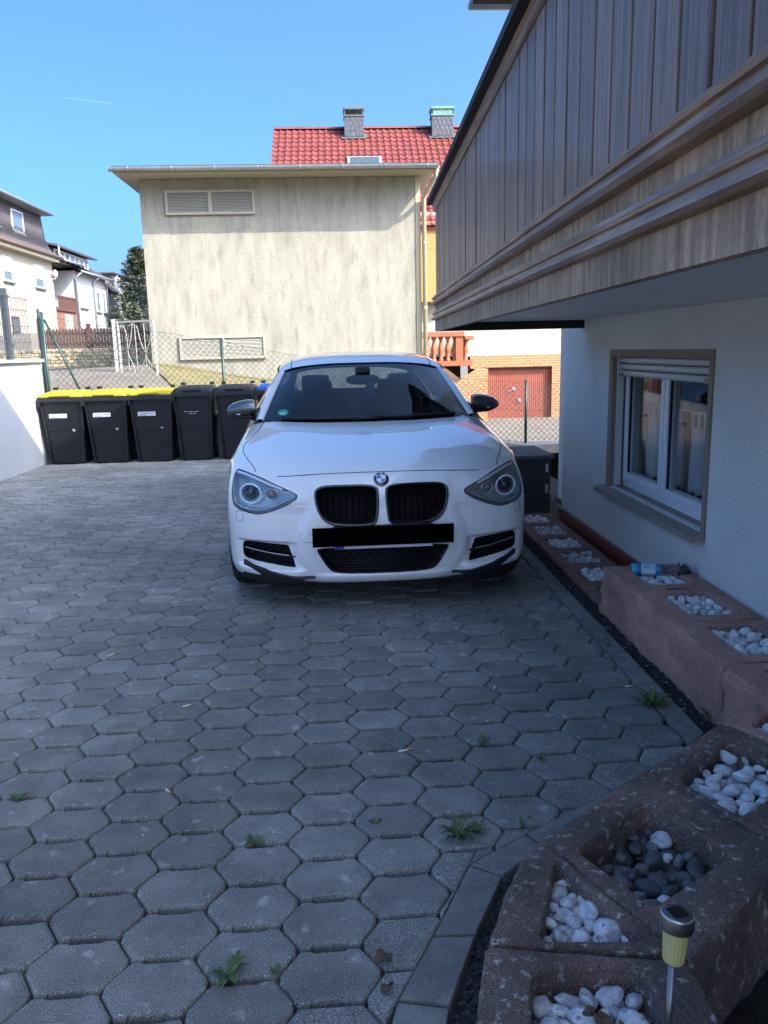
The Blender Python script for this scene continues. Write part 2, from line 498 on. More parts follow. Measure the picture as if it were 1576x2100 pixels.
# ---- dark gravel in the strip before the planters
def gravel(name, pts, label, r0=.004, r1=.010, seed=1):
    R = random.Random(seed); b = MB()
    for (x, y, z) in pts:
        r = R.uniform(r0, r1)
        q = Matrix.Rotation(R.uniform(0, 6.28), 3, Vector((R.random(), R.random(), R.random() + .1)).normalized())
        v = [Vector((x, y, z + r * .3)) + q @ Vector(p) * r for p in ((1, 0, 0), (-.9, .1, 0), (0, 1.1, .1), (.1, -1, 0), (0, 0, .8), (0, .1, -.8))]
        b.add(v, [(0, 2, 4), (2, 1, 4), (1, 3, 4), (3, 0, 4), (2, 0, 5), (1, 2, 5), (3, 1, 5), (0, 3, 5)])
    o = b.build(name, M_gravel, kind='stuff'); o['label'] = label; o['category'] = 'gravel'
    return o
MB().box(1.30, 1.44, 2.55, 9.0, -.10, -.022).build('gravel_bed', M_gravel, kind='structure')
gp = [(R0.uniform(1.302, 1.42), 2.6 + 4.8 * R0.random() ** 1.5, -.022) for _ in range(6500)]
gravel('gravel', gp, 'strip of fine dark gravel between the kerb and the red planters', seed=5)
gp = []
for _ in range(1800):
    t = R0.random(); yy = 1.15 + .80 * t; xx = .10 + .28 * t ** 1.2
    gp.append((xx + R0.uniform(0, .10), yy, -.03))
gravel('gravel', gp, 'dark gravel in the wedge beside the nearest planter', seed=6)
MB().prism([(.08, 1.1), (.40, 1.1), (.48, 1.95), (.38, 1.96), (.25, 1.73)], -.12, -.032, axis='z').build('gravel_bed', M_gravel, kind='structure')

# moss and dead blades caught in the joints
M_moss = mat('joint_moss', (.060, .085, .024), rough=1.0, col2=(.10, .075, .045), scale=6, lo=.42, hi=.58, island=.4)
RM = random.Random(51); ms_ = MB()
hx = hex_outline(False)
for _ in range(330):
    cx_, cy_ = RM.choice(near)
    i_ = RM.randrange(8); a_, b_ = hx[i_], hx[(i_ + 1) % 8]; t_ = RM.random()
    lx, ly = (a_[0] + (b_[0] - a_[0]) * t_) * 1.025, (a_[1] + (b_[1] - a_[1]) * t_) * 1.03
    x, y = cx_ + lx * cR - ly * sR, cy_ + lx * sR + ly * cR
    if noise.noise((x * 1.7, y * 1.7, 4)) < -.05: continue
    for _k in range(RM.randint(4, 9)):
        a = RM.uniform(0, 6.283); L_ = RM.uniform(.004, .014); p = Vector((x + RM.gauss(0, .006), y + RM.gauss(0, .004), RM.uniform(-.016, -.006)))
        d = Vector((math.cos(a), math.sin(a), RM.uniform(.3, 1.2))).normalized() * L_; sd_ = Vector((-math.sin(a), math.cos(a), 0)) * RM.uniform(.0008, .002)
        ms_.add([p - sd_, p + sd_, p + d + sd_ * .3, p + d - sd_ * .3], [(0, 1, 2, 3)])
o = ms_.build('joint_moss', M_moss, kind='stuff', fix=False); o['label'] = 'moss and dead blades in the paving joints'; o['category'] = 'moss'
# ================================================================== the white house on the right
M_render = mat('white_render', (0.83, 0.825, 0.765), rough=.95, col2=(0.76, 0.755, 0.70), scale=1.6, grain=.14, gscale=130, stain=(1.2, .06), bump=1.0, bscale=170, bdist=.010, bdetail=3, col3=(.62, .615, .60), s3=90, lo3=.62, hi3=.75)
M_upvc = mat('white_upvc', (.72, .73, .74), rough=.35)
M_reveal = mat('brown_render_band', (.30, .235, .165), rough=.9, col2=(.25, .19, .13), scale=30, bump=.4, bscale=120)
M_sill = mat('stone_sill', (.32, .285, .23), rough=.7, col2=(.25, .22, .175), scale=60, bump=.2, bscale=200)
M_plinth = mat('plinth_tile_red', (.25, .05, .036), rough=.3, col2=(.18, .036, .026), scale=10, island=.15, coat=.3)
M_plinthgrout = mat('plinth_grout', (.30, .16, .10), rough=.9)
M_wood = mat('dark_stained_board', (.29, .18, .12), rough=.55, col2=(.095, .058, .040), scale=7, stretch=(14, 14, .5), lo=.32, hi=.66, island=.22, bump=.35, bscale=30, bdist=.002, coat=.08)
M_woodrail = mat('weathered_rail', (.42, .265, .16), rough=.6, stain=(3, .3), col2=(.14, .086, .054), scale=5, stretch=(10, .7, 10), lo=.35, hi=.72, bump=.35, bscale=60, bdist=.002, coat=.15)
M_woodface = mat('weathered_fascia', (.52, .35, .21), rough=.8, col2=(.20, .125, .078), scale=6, stretch=(8, 5, .6), lo=.36, hi=.70, grain=.25, gscale=90, stain=(2.0, .35), bump=.3, bscale=60, bdist=.002)
M_soffit = mat('soffit_paint', (.72, .70, .66), rough=.6, col2=(.66, .64, .60), scale=3)
M_beam = mat('soffit_edge_dark', (.015, .013, .012), rough=.8)
M_zinc = mat('zinc_gutter', (.36, .38, .39), rough=.42, metal=.55, col2=(.27, .29, .30), scale=6)
M_roofdark = mat('house_roof', (.06, .045, .04), rough=.8)
M_pane = glass('window_glass', tint=(.86, .90, .90), base=.06)
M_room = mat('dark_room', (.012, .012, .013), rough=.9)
M_shutter = mat('shutter_slat', (.60, .59, .55), rough=.5)

HOUSE = thing('house', 'white rendered house with a dark wooden balcony above its window', 'house', (1.82, 6.56, 0))
HX, HY = 1.82, 6.56
def hp(mb, name, m, parent=None, **k):
    """vertices are given in world space and stored relative to the house"""
    mb.v = [(a - HX, b - HY, c) for a, b, c in mb.v]
    return mb.build(name, m, parent or HOUSE, **k)
# basement wall with a real window opening
WY0, WY1, WZ0, WZ1 = 3.93, 5.36, .47, 1.345
w = MB()
w.box(HX, HX + .30, -8, WY0, -.2, 1.66).box(HX, HX + .30, WY1, HY, -.2, 1.66)
w.box(HX, HX + .30, WY0, WY1, -.2, WZ0).box(HX, HX + .30, WY0, WY1, WZ1, 1.66)
w.box(HX + .30, HX + 8.0, HY - .3, HY, -.2, 1.66)
hp(w, 'basement_wall', M_render)
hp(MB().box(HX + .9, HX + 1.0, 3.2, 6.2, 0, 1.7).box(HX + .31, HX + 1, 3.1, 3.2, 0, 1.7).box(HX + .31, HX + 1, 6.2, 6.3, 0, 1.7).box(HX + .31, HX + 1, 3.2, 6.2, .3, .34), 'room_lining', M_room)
# upper storey reaches further back, with the roof over it
hp(MB().box(HX + .02, HX + 8, -3.0, 8.0, 1.70, 4.62), 'upper_wall', M_render)
hp(MB().box(HX + .3, HX + .5, 7.6, 7.8, -.2, 1.7), 'support_post', M_render)
EY, EZ, RY, RS = 8.60, 4.70, 2.6, .87
RZ = EZ + RS * (EY - RY)
roofb = MB()
x0, x1 = 1.40, 10.2
FLY = 5.45                      # unseen upper pitch, kept low to let more sky light into the yard
FLZ = EZ + RS * (EY - FLY); RZ = FLZ + .30
prof_r = [(EY, EZ), (FLY, FLZ), (RY, RZ), (2 * RY - FLY, FLZ), (2 * RY - EY, EZ)]
for (ya, za), (yb, zb) in zip(prof_r, prof_r[1:]):
    v = [(x0, ya, za), (x1, ya, za), (x1, yb, zb), (x0, yb, zb), (x0, ya, za + .16), (x1, ya, za + .16), (x1, yb, zb + .16), (x0, yb, zb + .16)]
    roofb.add(v, [(0, 1, 2, 3), (4, 5, 6, 7), (0, 1, 5, 4), (3, 2, 6, 7), (0, 3, 7, 4), (1, 2, 6, 5)])
hroof = hp(roofb, 'roof', M_roofdark)
for xg in (HX + .02, HX + 8):
    gb = MB(); gb.add([(xg, -3.0, 4.6), (xg, 8.0, 4.6), (xg, FLY, FLZ - .01), (xg, RY, RZ - .01), (xg, 2 * RY - FLY, FLZ - .01)], [(0, 1, 2, 3, 4)])
    hp(gb, 'gable', M_render)
gt = MB(); rows = []
for xg in (1.37, 10.2):
    rows.append([(xg, EY + .07 + .065 * math.cos(a), EZ + .04 + .065 * math.sin(a)) for a in [math.pi * (1 + i / 10) for i in range(11)]])
gt.grid(rows); gt.add(rows[0], [tuple(range(11))])
gt.v = [(a - HX, b - HY, c) for a, b, c in gt.v]
gt.build('gutter', M_zinc, hroof)

# plinth tiles
pl = MB().box(HX - .018, HX - .004, 2.2, HY + .004, -.08, .090)
plo = hp(pl, 'plinth', M_plinthgrout)
for r in range(4):
    y = HY + .004
    while y > 2.3:
        t = MB().box(HX - .026, HX - .0185, y - .236, y - .001, -.079 + r * .0425, -.079 + r * .0425 + .039)
        if y - .24 > 3.9 or True:
            t.v = [(a - HX, b - HY, c) for a, b, c in t.v]
            t.build('plinth_tile', M_plinth, plo)
        y -= .24
# window
win = hp(MB().box(HX + .085, HX + .15, WY0, WY0 + .06, WZ0, WZ1).box(HX + .085, HX + .15, WY1 - .06, WY1, WZ0, WZ1)
         .box(HX + .085, HX + .15, WY0 + .06, WY1 - .06, WZ0, WZ0 + .055).box(HX + .085, HX + .15, WY0 + .06, WY1 - .06, WZ1 - .05, WZ1), 'window', M_upvc)
def wp(mb, name, m, **k):
    mb.v = [(a - HX, b - HY, c) for a, b, c in mb.v]
    return mb.build(name, m, win, **k)
ym = (WY0 + WY1) / 2
for (ya, yb) in ((WY0 + .062, ym - .004), (ym + .004, WY1 - .062)):
    s = MB(); za, zb = WZ0 + .058, WZ1 - .053; t = .050
    for (a, b, c, d) in ((ya, ya + t, za, zb), (yb - t, yb, za, zb), (ya + t, yb - t, za, za + t), (ya + t, yb - t, zb - t, zb)):
        s.box(HX + .062, HX + .13, a, b, c, d, bev=.006)
    wp(s, 'sash', M_upvc)
    wp(MB().box(HX + .098, HX + .104, ya + t, yb - t, za + t, zb - t), 'pane', M_pane)
    for (ga, gb_) in ((ya + t, ya + t + .006), (yb - t - .006, yb - t)): wp(MB().box(HX + .074, HX + .09, ga, gb_, za + t, zb - t), 'gasket', M_beam)
for ya in (WY1 - .15, ym - .02, WY0 + .2):
    wp(MB().bbox(HX + .082, ya, WZ0 + .03, .006, .018, .007, .003), 'drain_cap', M_upvc)
for r in range(3):
    z1 = WZ1 - .006 - r * .042
    wp(MB().tube([(HX + .045, WY0 + .03, z1 - .02), (HX + .045, WY1 - .03, z1 - .02)], .0205, 10), 'shutter_slat', M_shutter)
    if r < 2:
        h = MB()
        y = WY0 + .07
        while y < WY1 - .07: h.box(HX + .0262, HX + .030, y, y + .013, z1 - .0435, z1 - .0385); y += .03
        wp(h, 'shutter_vents', M_beam)
for ya in (WY0 + .075, WY1 - .075):
    wp(MB().bbox(HX + .022, ya, WZ1 - .118, .010, .03, .012, .004), 'shutter_stop', M_sill)
for (ga, gb_) in ((WY0 + .004, WY0 + .03), (WY1 - .03, WY1 - .004)): wp(MB().box(HX + .02, HX + .06, ga, gb_, WZ0 + .01, WZ1), 'shutter_rail', M_shutter)
# the brown band round the opening: proud outer face plus the lining of the reveal
bw = .042
bd = MB()
bd.box(HX - .008, HX + .086, WY0 - .006, WY0 + .003, WZ0, WZ1).box(HX - .008, HX + .086, WY1 - .003, WY1 + .006, WZ0, WZ1).box(HX - .008, HX + .086, WY0 - .006, WY1 + .006, WZ1 - .003, WZ1 + .006)
bd.box(HX - .009, HX - .001, WY0 - bw, WY0 - .006, WZ0 - .02, WZ1 + bw).box(HX - .009, HX - .001, WY1 + .006, WY1 + bw + .03, WZ0 - .02, WZ1 + bw)
bd.box(HX - .009, HX - .001, WY0 - .006, WY1 + .006, WZ1 + .006, WZ1 + bw)
wp(bd, 'window_surround', M_reveal)
sl = MB(); sl.add([(HX - .075, WY0 - bw, WZ0 - .05), (HX - .075, WY1 + .13, WZ0 - .05), (HX + .085, WY1 + .13, WZ0 - .022), (HX + .085, WY0 - bw, WZ0 - .022),
                   (HX - .075, WY0 - bw, WZ0 - .018), (HX - .075, WY1 + .13, WZ0 - .018), (HX + .085, WY1 + .13, WZ0 + .008), (HX + .085, WY0 - bw, WZ0 + .008)],
                  [(0, 1, 2, 3), (4, 5, 6, 7), (0, 1, 5, 4), (1, 2, 6, 5), (2, 3, 7, 6), (3, 0, 4, 7)])
wp(sl, 'window_sill', M_sill)

# ---- balcony (slightly skewed to the wall)
BA = RAD(-1.5)
bal = bpy.data.objects.new('balcony', None)
BX, BY, BZ = .710, 6.10, 1.545       # far lower corner of the outer face
slab = MB(); slab.box(.02, 1.30, -9.0, -.02, .06, .20)
bme = slab.mesh('balcony', M_soffit)
bal = put('balcony', bme, HOUSE)
bal.location = (BX - HX, BY - HY, BZ); bal.rotation_euler = (0, 0, BA)
def bp(mb, name, m): return mb.build(name, m, bal)
bp(MB().box(.012, 1.26, -.02, .012, .0, .075), 'end_beam', M_beam)
# fascia boards and mouldings; local: x towards the house, y away from the far end (negative = nearer), z up
bp(MB().box(0, .03, -9, 0, 0.0, .078), 'fascia_board', M_woodface)
def moulding(z0, prof, name, m):
    b = MB(); rows = [[(x, yy, z0 + z) for x, z in prof] for yy in (.012, -9.0)]
    b.grid(rows, smooth=False); b.add(rows[0], [tuple(range(len(prof)))]); return bp(b, name, m)
half = lambda z0, r, d: [(-d * math.cos(a), z0 + r * math.sin(a)) for a in [math.pi * (-.5 + i / 8) for i in range(9)]]
moulding(.0785, [(.03, 0)] + [(-.0, 0), (-.020, .002), (-.030, .010), (-.024, .020), (-.014, .023), (-.011, .038), (-.018, .041), (-.020, .047), (-.014, .052), (-.008, .055), (-.006, .066), (0, .0675)] + [(.03, .0675)], 'lower_moulding', M_woodrail)
bp(MB().box(.002, .03, -9, 0, .1465, .186), 'middle_board', M_woodface)
moulding(.1865, [(.03, 0)] + [(-.0, 0), (-.024, .002), (-.034, .012), (-.026, .024), (-.016, .027), (-.014, .041), (-.022, .044), (-.025, .052), (-.018, .059), (-.010, .062), (-.004, .073), (.008, .075)] + [(.03, .075)], 'upper_moulding', M_woodrail)
# vertical boards
RB = random.Random(11)
y = -.004
bw_ = .132
k = 0
while y > -8.0:
    b = MB(); t = RB.uniform(-.002, .002)
    b.bbox(.018 + t, -bw_ / 2, .0, .010, bw_ / 2 - .0055, .297, .004)
    bd_ = b.mesh('balcony_board', M_wood)
    o = put('balcony_board', bd_, bal, loc=(0, y, .252 + .297))
    y -= bw_; k += 1
bp(MB().box(.034, .05, -8.1, -.02, .20, .86), 'backing_rail', M_beam)
moulding(.845, [(.05, 0), (.0, 0), (-.006, .004), (-.006, .03), (-.014, .034), (-.014, .048), (.05, .048)], 'rail_moulding', M_woodrail)
bp(MB().box(-.05, .10, -9, .03, .8935, .925), 'handrail', M_beam)
# far end of the balcony towards the back
for i in range(9):
    bp(MB().bbox(.07 + i * .132, .004, .549, .060, .010, .297, .004), 'end_board', M_wood)

# curtains behind the panes
M_curtain = mat('net_curtain', (.82, .83, .83), rough=.9)
nt = M_curtain.node_tree
tb = nt.nodes.new('ShaderNodeBsdfTransparent'); mx = nt.nodes.new('ShaderNodeMixShader'); mx.inputs[0].default_value = .7
nt.links.new(tb.outputs[0], mx.inputs[1]); nt.links.new(nt.nodes['Principled BSDF'].outputs[0], mx.inputs[2]); nt.links.new(mx.outputs[0], nt.nodes['Material Output'].inputs['Surface'])
for (ya, yb, lab) in ((WY0 + .10, ym - .05, 'white half curtain on a rod behind the nearer window pane'), (ym + .05, WY1 - .10, 'white half curtain on a rod behind the farther window pane')):
    c = thing('curtain', lab, 'curtain', (HX + .20, (ya + yb) / 2, .55), group='half curtains in the basement window')
    b = MB(); rows = []; n = 60; L_ = yb - ya
    for i in range(n + 1):
        t = i / n; yy = -L_ / 2 + L_ * t
        xx = .022 * math.sin(t * 34) + .01 * math.sin(t * 13 + 1)
        rows.append([(xx * .4, yy, .40), (xx * .8, yy, .25), (xx, yy, .10), (xx, yy, .0 + .02 * abs(math.sin(t * 17)))])
    b.grid(rows).build('cloth', M_curtain, c)
    for i in range(7):
        t = (i + .5) / 7; yy = -L_ / 2 + L_ * t
        MB().box(-.004, .004, yy - .018, yy + .018, .40, .475).build('loop', M_curtain, c)
    MB().tube([(0, -L_ / 2 - .04, .478), (0, L_ / 2 + .04, .478)], .006, 8).build('rod', M_upvc, c)
# ================================================================== grey-cream utility building
M_rough = mat('rough_cast_cream', (0.335, 0.31, 0.235), rough=.95, col2=(0.25, 0.232, 0.182), scale=2.2, stretch=(2.2, 2.2, .5), lo=.38, hi=.70, grain=.12, gscale=60, bump=.8, bscale=62, bdist=.016, bdetail=3,
              col3=(.155, .146, .125), s3=4.0, lo3=.52, hi3=.88, d3=9)
M_cream = mat('cream_trim', (.36, .33, .25), rough=.8, col2=(.33, .30, .23), scale=6)
M_peel = mat('peeling_patch', (.24, .20, .15), rough=1.0, col2=(.45, .41, .33), scale=30)
M_louvre = mat('louvre_slat', (.38, .36, .29), rough=.7)
M_pipe = mat('cream_downpipe', (.44, .385, .24), rough=.6)
BYF = 16.0
UB = thing('utility_building', 'flat-roofed cream rough-cast building with louvred vents beyond the fence', 'building', (-1.0, 18.5, .4))
def ub(mb, name, m, parent=None, **k):
    mb.v = [(a + 1.0, b - 18.5, c - .4) for a, b, c in mb.v]
    return mb.build(name, m, parent or UB, **k)
BXL, BXR = -3.62, 1.60
b = MB(); rows = []
ub(MB().box(BXL, BXR, BYF, 21.0, -.8, 4.60), 'wall', M_rough)
EVZ, EVF = 4.603, 15.45
ubr = ub(MB().box(-3.94, 1.82, EVF, 21.5, EVZ + .004, EVZ + .085), 'roof', M_cream)
def ubs(mb, name, m): return ub(mb, name, m, ubr)
ubs(MB().box(-3.97, 1.86, EVF - .05, 21.6, EVZ + .086, EVZ + .112), 'roof_felt', mat('roof_felt', (.03, .03, .032), rough=.9))
g = MB(); rows = [[(xg, EVF - .06 + .058 * math.cos(a), EVZ + .085 + .072 * math.sin(a)) for a in [math.pi * (1 + i / 10) for i in range(11)]] for xg in (-3.99, 1.88)]
g.grid(rows); g.add(rows[0], [tuple(range(11))]); g.add(rows[1], [tuple(range(11))]); gut = ubs(g, 'gutter', M_zinc)
for i in range(8):
    x = -3.65 + i * .76
    pts = [(x, EVF - .06 + .061 * math.cos(a), EVZ + .085 + .075 * math.sin(a)) for a in [math.pi * (1 + i_ / 10) for i_ in range(11)]]
    t = MB(); t.tube(pts, .009, 4); ubs(t, 'gutter_bracket', M_zinc)
for (x, w_) in ((-1.15, .22), (-.62, .30), (.45, .42)):
    t = MB(); R = random.Random(int(x * 100) + 500); n = 14
    t.add([(x + w_ * math.cos(2 * math.pi * i / n) * R.uniform(.7, 1.1), EVF + .10 + .07 * math.sin(2 * math.pi * i / n) * R.uniform(.6, 1.1), EVZ + .002) for i in range(n)], [tuple(range(n))])
    ubs(t, 'peeling_paint', M_peel)
def louvre(x0, x1, z0, z1):
    f = MB(); xm = (x0 + x1) / 2; y0, y1 = BYF - .05, BYF + .02
    for (a, b_, c, d) in ((x0, x0 + .045, z0, z1), (x1 - .045, x1, z0, z1), (xm - .035, xm + .035, z0 + .045, z1 - .045), (x0 + .045, x1 - .045, z0, z0 + .045), (x0 + .045, x1 - .045, z1 - .045, z1)):
        f.box(a, b_, y0, y1, c, d)
    lv = ub(f, 'louvre_panel', M_cream)
    for (a, b_) in ((x0 + .045, xm - .035), (xm + .035, x1 - .045)):
        z = z0 + .05
        while z < z1 - .06:
            s_ = MB(); s_.obox(((a + b_) / 2, BYF - .022, z + .011), ((b_ - a) / 2, 0, 0), (0, .012, .010), (0, -.002, .0025))
            ub(s_, 'slat', M_louvre, lv); z += .0265
        ub(MB().box(a, b_, BYF - .006, BYF - .002, z0 + .045, z1 - .045), 'backing', M_beam, lv)
louvre(-3.155, -1.505, 3.965, 4.40)
louvre(-3.075, -1.43, 1.315, 1.755)
dp = MB(); dp.tube([(1.86, EVF + .0, EVZ + .06), (1.84, EVF + .12, EVZ - .10), (1.72, EVF + .38, EVZ - .30), (1.66, EVF + .47, EVZ - .42), (1.66, EVF + .47, -.3)], .042, 10); ub(dp, 'downpipe', M_pipe)
ub(MB().box(BXR - .09, BXR + .002, BYF - .012, BYF - .003, -.5, EVZ), 'corner_trim', M_pipe)
for z in (3.4, 2.2, 1.2): ub(MB().lathe([(.05, -.02), (.05, .02)], 12, o=(1.66, EVF + .47, z)), 'pipe_clip', M_pipe)

# ================================================================== house with the red tiled roof
M_tile = mat('red_glazed_tile', (.17, .036, .026), rough=.5, col2=(.125, .027, .020), scale=6, island=.14)
M_rwall = mat('cream_wall', (.36, .325, .25), rough=.95, col2=(.33, .30, .23), scale=4, bump=.5, bscale=40)
M_slate = mat('slate_clad', (.085, .09, .098), rough=.6, col2=(.055, .058, .064), scale=9)
M_verd = mat('copper_verdigris', (.14, .27, .21), rough=.6, col2=(.08, .16, .13), scale=12)
M_dkmetal = mat('dark_cap', (.07, .09, .08), rough=.6)
M_orange = mat('brick_clad', (.45, .20, .070), rough=.8, col2=(.36, .145, .05), scale=8)
# brick courses on the far facing: too small to pick out singly
_nt2 = M_orange.node_tree
bt_ = _nt2.nodes.new('ShaderNodeTexBrick'); bt_.inputs['Color1'].default_value = (.36, .155, .055, 1); bt_.inputs['Color2'].default_value = (.29, .11, .04, 1); bt_.inputs['Mortar'].default_value = (.36, .26, .14, 1)
bt_.inputs['Scale'].default_value = 1.0; bt_.inputs['Mortar Size'].default_value = .010; bt_.inputs['Brick Width'].default_value = .25; bt_.inputs['Row Height'].default_value = .085
tc_ = _nt2.nodes.new('ShaderNodeTexCoord'); sp_ = _nt2.nodes.new('ShaderNodeSeparateXYZ'); cb_ = _nt2.nodes.new('ShaderNodeCombineXYZ')
_nt2.links.new(tc_.outputs['Object'], sp_.inputs[0])
ad_ = _nt2.nodes.new('ShaderNodeMath'); _nt2.links.new(sp_.outputs[0], ad_.inputs[0]); _nt2.links.new(sp_.outputs[1], ad_.inputs[1])
_nt2.links.new(ad_.outputs[0], cb_.inputs[0]); _nt2.links.new(sp_.outputs[2], cb_.inputs[1]); _nt2.links.new(cb_.outputs[0], bt_.inputs['Vector'])
_nt2.links.new(bt_.outputs['Color'], _nt2.nodes['Principled BSDF'].inputs['Base Color'])
M_gdoor = mat('garage_red', (.29, .075, .042), rough=.5, col2=(.24, .06, .035), scale=3)
M_ochre = mat('ochre_wall', (.42, .21, .065), rough=.9)
M_balus = mat('terracotta_balustrade', (.30, .095, .034), rough=.6, col2=(.23, .07, .026), scale=8)
RH = thing('red_roof_house', 'house with glossy red roof tiles, two slate chimneys and a red garage door', 'house', (3.0, 30.0, -.97))
def rh(mb, name, m, parent=None, **k):
    mb.v = [(a - 3.0, b - 30.0, c + .97) for a, b, c in mb.v]
    return mb.build(name, m, parent or RH, **k)
FY = 27.0
GX0, GX1, GZ0, GZ1 = 4.72, 7.06, -.99, .76
rh(MB().box(-1.9, 12, FY + .02, 36.0, 1.14, 5.7), 'upper_wall', M_rwall)
bw2 = MB().box(4.30, GX0, FY, FY + .3, -1.2, 1.13).box(GX1, 12, FY, FY + .3, -1.2, 1.13).box(GX0, GX1, FY, FY + .3, GZ1, 1.13).box(4.3, 12, FY + .3, FY + .5, -1.2, 1.13)
rh(bw2, 'brick_base', M_orange)
gd = rh(MB().box(GX0, GX1, FY + .20, FY + .24, GZ0 - .1, GZ1), 'garage_door', M_gdoor)
n = 34
for i in range(n):
    x = GX0 + .04 + (GX1 - GX0 - .08) * i / n
    rh(MB().box(x, x + .052, FY + .175, FY + .1995, GZ0 - .05, GZ1 - .10), 'door_rib', M_gdoor, gd)
rh(MB().box(GX0, GX1, FY + .12, FY + .1995, GZ1 - .08, GZ1 - .003), 'lintel_frame', mat('door_frame_dark', (.08, .02, .015), rough=.6), gd)
rh(MB().box(GX0 + .02, GX0 + .055, FY + .12, FY + .17, GZ0 - .1, GZ1 - .09).box(GX1 - .055, GX1 - .02, FY + .12, FY + .17, GZ0 - .1, GZ1 - .09), 'jamb', M_gdoor, gd)
rh(MB().bbox(5.80, FY + .15, .03, .05, .02, .05, .01).bar((5.80, FY + .14, .03), (5.62, FY + .14, -.06), .025).bbox(5.99, FY + .15, -.36, .05, .02, .06, .01).bar((5.99, FY + .14, -.36), (5.90, FY + .14, -.44), .02), 'door_handle', M_zinc, gd)
rh(MB().box(-1.9, 4.3, FY + 2.2, FY + 2.5, -1.2, 1.14), 'terrace_wall', M_rwall)
rh(MB().box(1.75, 3.6, FY - .4, FY + .02, 2.9, 4.5).box(1.75, 3.6, FY - .4, FY + .02, 4.51, 5.35), 'loggia', M_ochre)
# the roof: slope facing the camera
TEY, TEZ, TRY, TRZ = 26.5, 5.20, 32.0, 9.44
rl = math.hypot(TRY - TEY, TRZ - TEZ); us = Vector((0, (TRY - TEY) / rl, (TRZ - TEZ) / rl)); un = Vector((0, -us.z, us.y))
RX0, RX1 = -2.18, 8.2
rb = MB(); rb.add([(RX0, TEY, TEZ - .06), (RX1, TEY, TEZ - .06), (RX1, TRY, TRZ - .06), (RX0, TRY, TRZ - .06), (RX0, 37.5, TEZ), (RX1, 37.5, TEZ)], [(0, 1, 2, 3), (3, 2, 5, 4), (0, 3, 4), (1, 2, 5)])
rro = rh(rb, 'roof', mat('roof_underlay', (.14, .03, .025), rough=.8))
TW, TL_ = .236, .345
tm = MB(); prof = []
for i in range(9):
    u = i / 8
    prof.append((u * (TW + .014), .022 * (math.cos(2 * math.pi * (u - .12)) * .5 + .5) + (.018 if u < .2 else 0)))
rows = [[(px, 0, pz + .028) for px, pz in prof], [(px, TL_ + .03, pz) for px, pz in prof]]
tm.grid(rows); tm.add([(px, 0, pz + .028) for px, pz in prof] + [(px, 0, pz + .004) for px, pz in prof], [(i, i + 1, 10 + i, 9 + i) for i in range(8)])
tile_me = tm.mesh('roof_tile', M_tile)
ang = math.atan2(TRZ - TEZ, TRY - TEY)
ncol = int((RX1 - RX0) / TW); nrow = int(rl / TL_)
cand = []
for c in range(ncol):
    for r in range(nrow):
        p = Vector((RX0 + c * TW, TEY, TEZ)) + us * (r * TL_)
        u, v, w_ = px_of(*p)
        X, Y = u * 1576, v * 2100
        inview = (Y < 338 and X < 945 - (Y - 255) * .43) or (Y >= 338 and 862 < X < 945 - (Y - 255) * .43)
        cand.append((0 if inview else 1, Y, c, r, p))
cand.sort(key=lambda q: (q[0], q[1]))
rest = MB(); nn = 0
for k, (iv, Y, c, r, p) in enumerate(cand):
    if iv == 0 and nn < 298:
        put('roof_tile', tile_me, rro, loc=(p.x - 3, p.y - 30, p.z + .97), rot=(ang, 0, 0)); nn += 1
    else:
        mt = Matrix.Translation(p) @ Matrix.Rotation(ang, 4, 'X')
        rest.add([mt @ Vector(q) for q in tm.v], tm.f, 0, True)
rh(rest, 'distant_tiles', M_tile, rro, kind='stuff', fix=False)
i = 0; x = RX0
while x < RX1 - .1:
    t = MB(); rows = [[(xx, TRY + .13 * math.cos(a), TRZ + .005 + .085 * math.sin(a) * (1.12 if e else 1)) for a in [math.pi * q / 8 for q in range(9)]] for e, xx in enumerate((x, x + .40))]
    t.grid(rows); t.add(rows[1], [tuple(range(9))]); rh(t, 'ridge_tile', M_tile, rro); x += .375
def chimney(x0, x1, cap):
    yc = 31.6; z0, z1 = 8.8, 9.70
    c = rh(MB().box(x0 + .03, x1 - .03, yc - .30, yc + .30, z0, z1), 'chimney', M_slate, None)
    R = random.Random(int(x0 * 100)); z = z0 + .2
    while z < z1 - .05:
        xx = x0 + .012
        while xx < x1 - .05:
            ww = R.uniform(.12, .22); e = min(xx + ww, x1 - .012)
            rh(MB().add([(xx, yc - .305, z + .02), (e - .02, yc - .322, z), (e, yc - .322, z + .05), (e, yc - .306, z + .21), (xx, yc - .306, z + .21)], [(0, 1, 2, 3, 4)]), 'slate', M_slate, c)
            xx = e
        z += .17
    rh(MB().box(x0 - .01, x1 + .01, yc - .34, yc + .34, z1, z1 + .05), 'collar', cap, c)
    for (a, b_) in ((x0 + .01, x0 + .05), (x1 - .05, x1 - .01)):
        rh(MB().box(a, b_, yc - .32, yc - .27, z1 + .05, z1 + .22).box(a, b_, yc + .27, yc + .32, z1 + .05, z1 + .22), 'leg', M_dkmetal, c)
    rh(MB().box(x0 - .02, x1 + .02, yc - .36, yc + .36, z1 + .22, z1 + .31, bev=.02), 'cap', cap, c)
    return c
c1 = chimney(.40, 1.12, M_dkmetal); c2 = chimney(3.58, 4.40, M_verd)
rh(MB().box(3.60, 4.38, 31.28, 31.92, 9.751, 9.918), 'cap_box', M_verd, c2)
for (x0, x1) in ((.40, 1.12), (3.58, 4.40)):
    p0 = Vector(((x0 + x1) / 2, TEY, TEZ)) + us * (rl - .75) + un * .062
    rh(MB().obox(p0, ((x1 - x0) / 2 + .10, 0, 0), us * .16, un * .012), 'lead_apron', M_slate, c1 if x0 < 2 else c2)
p0 = Vector((1.06, TEY, TEZ)) + us * 4.05 + un * .07
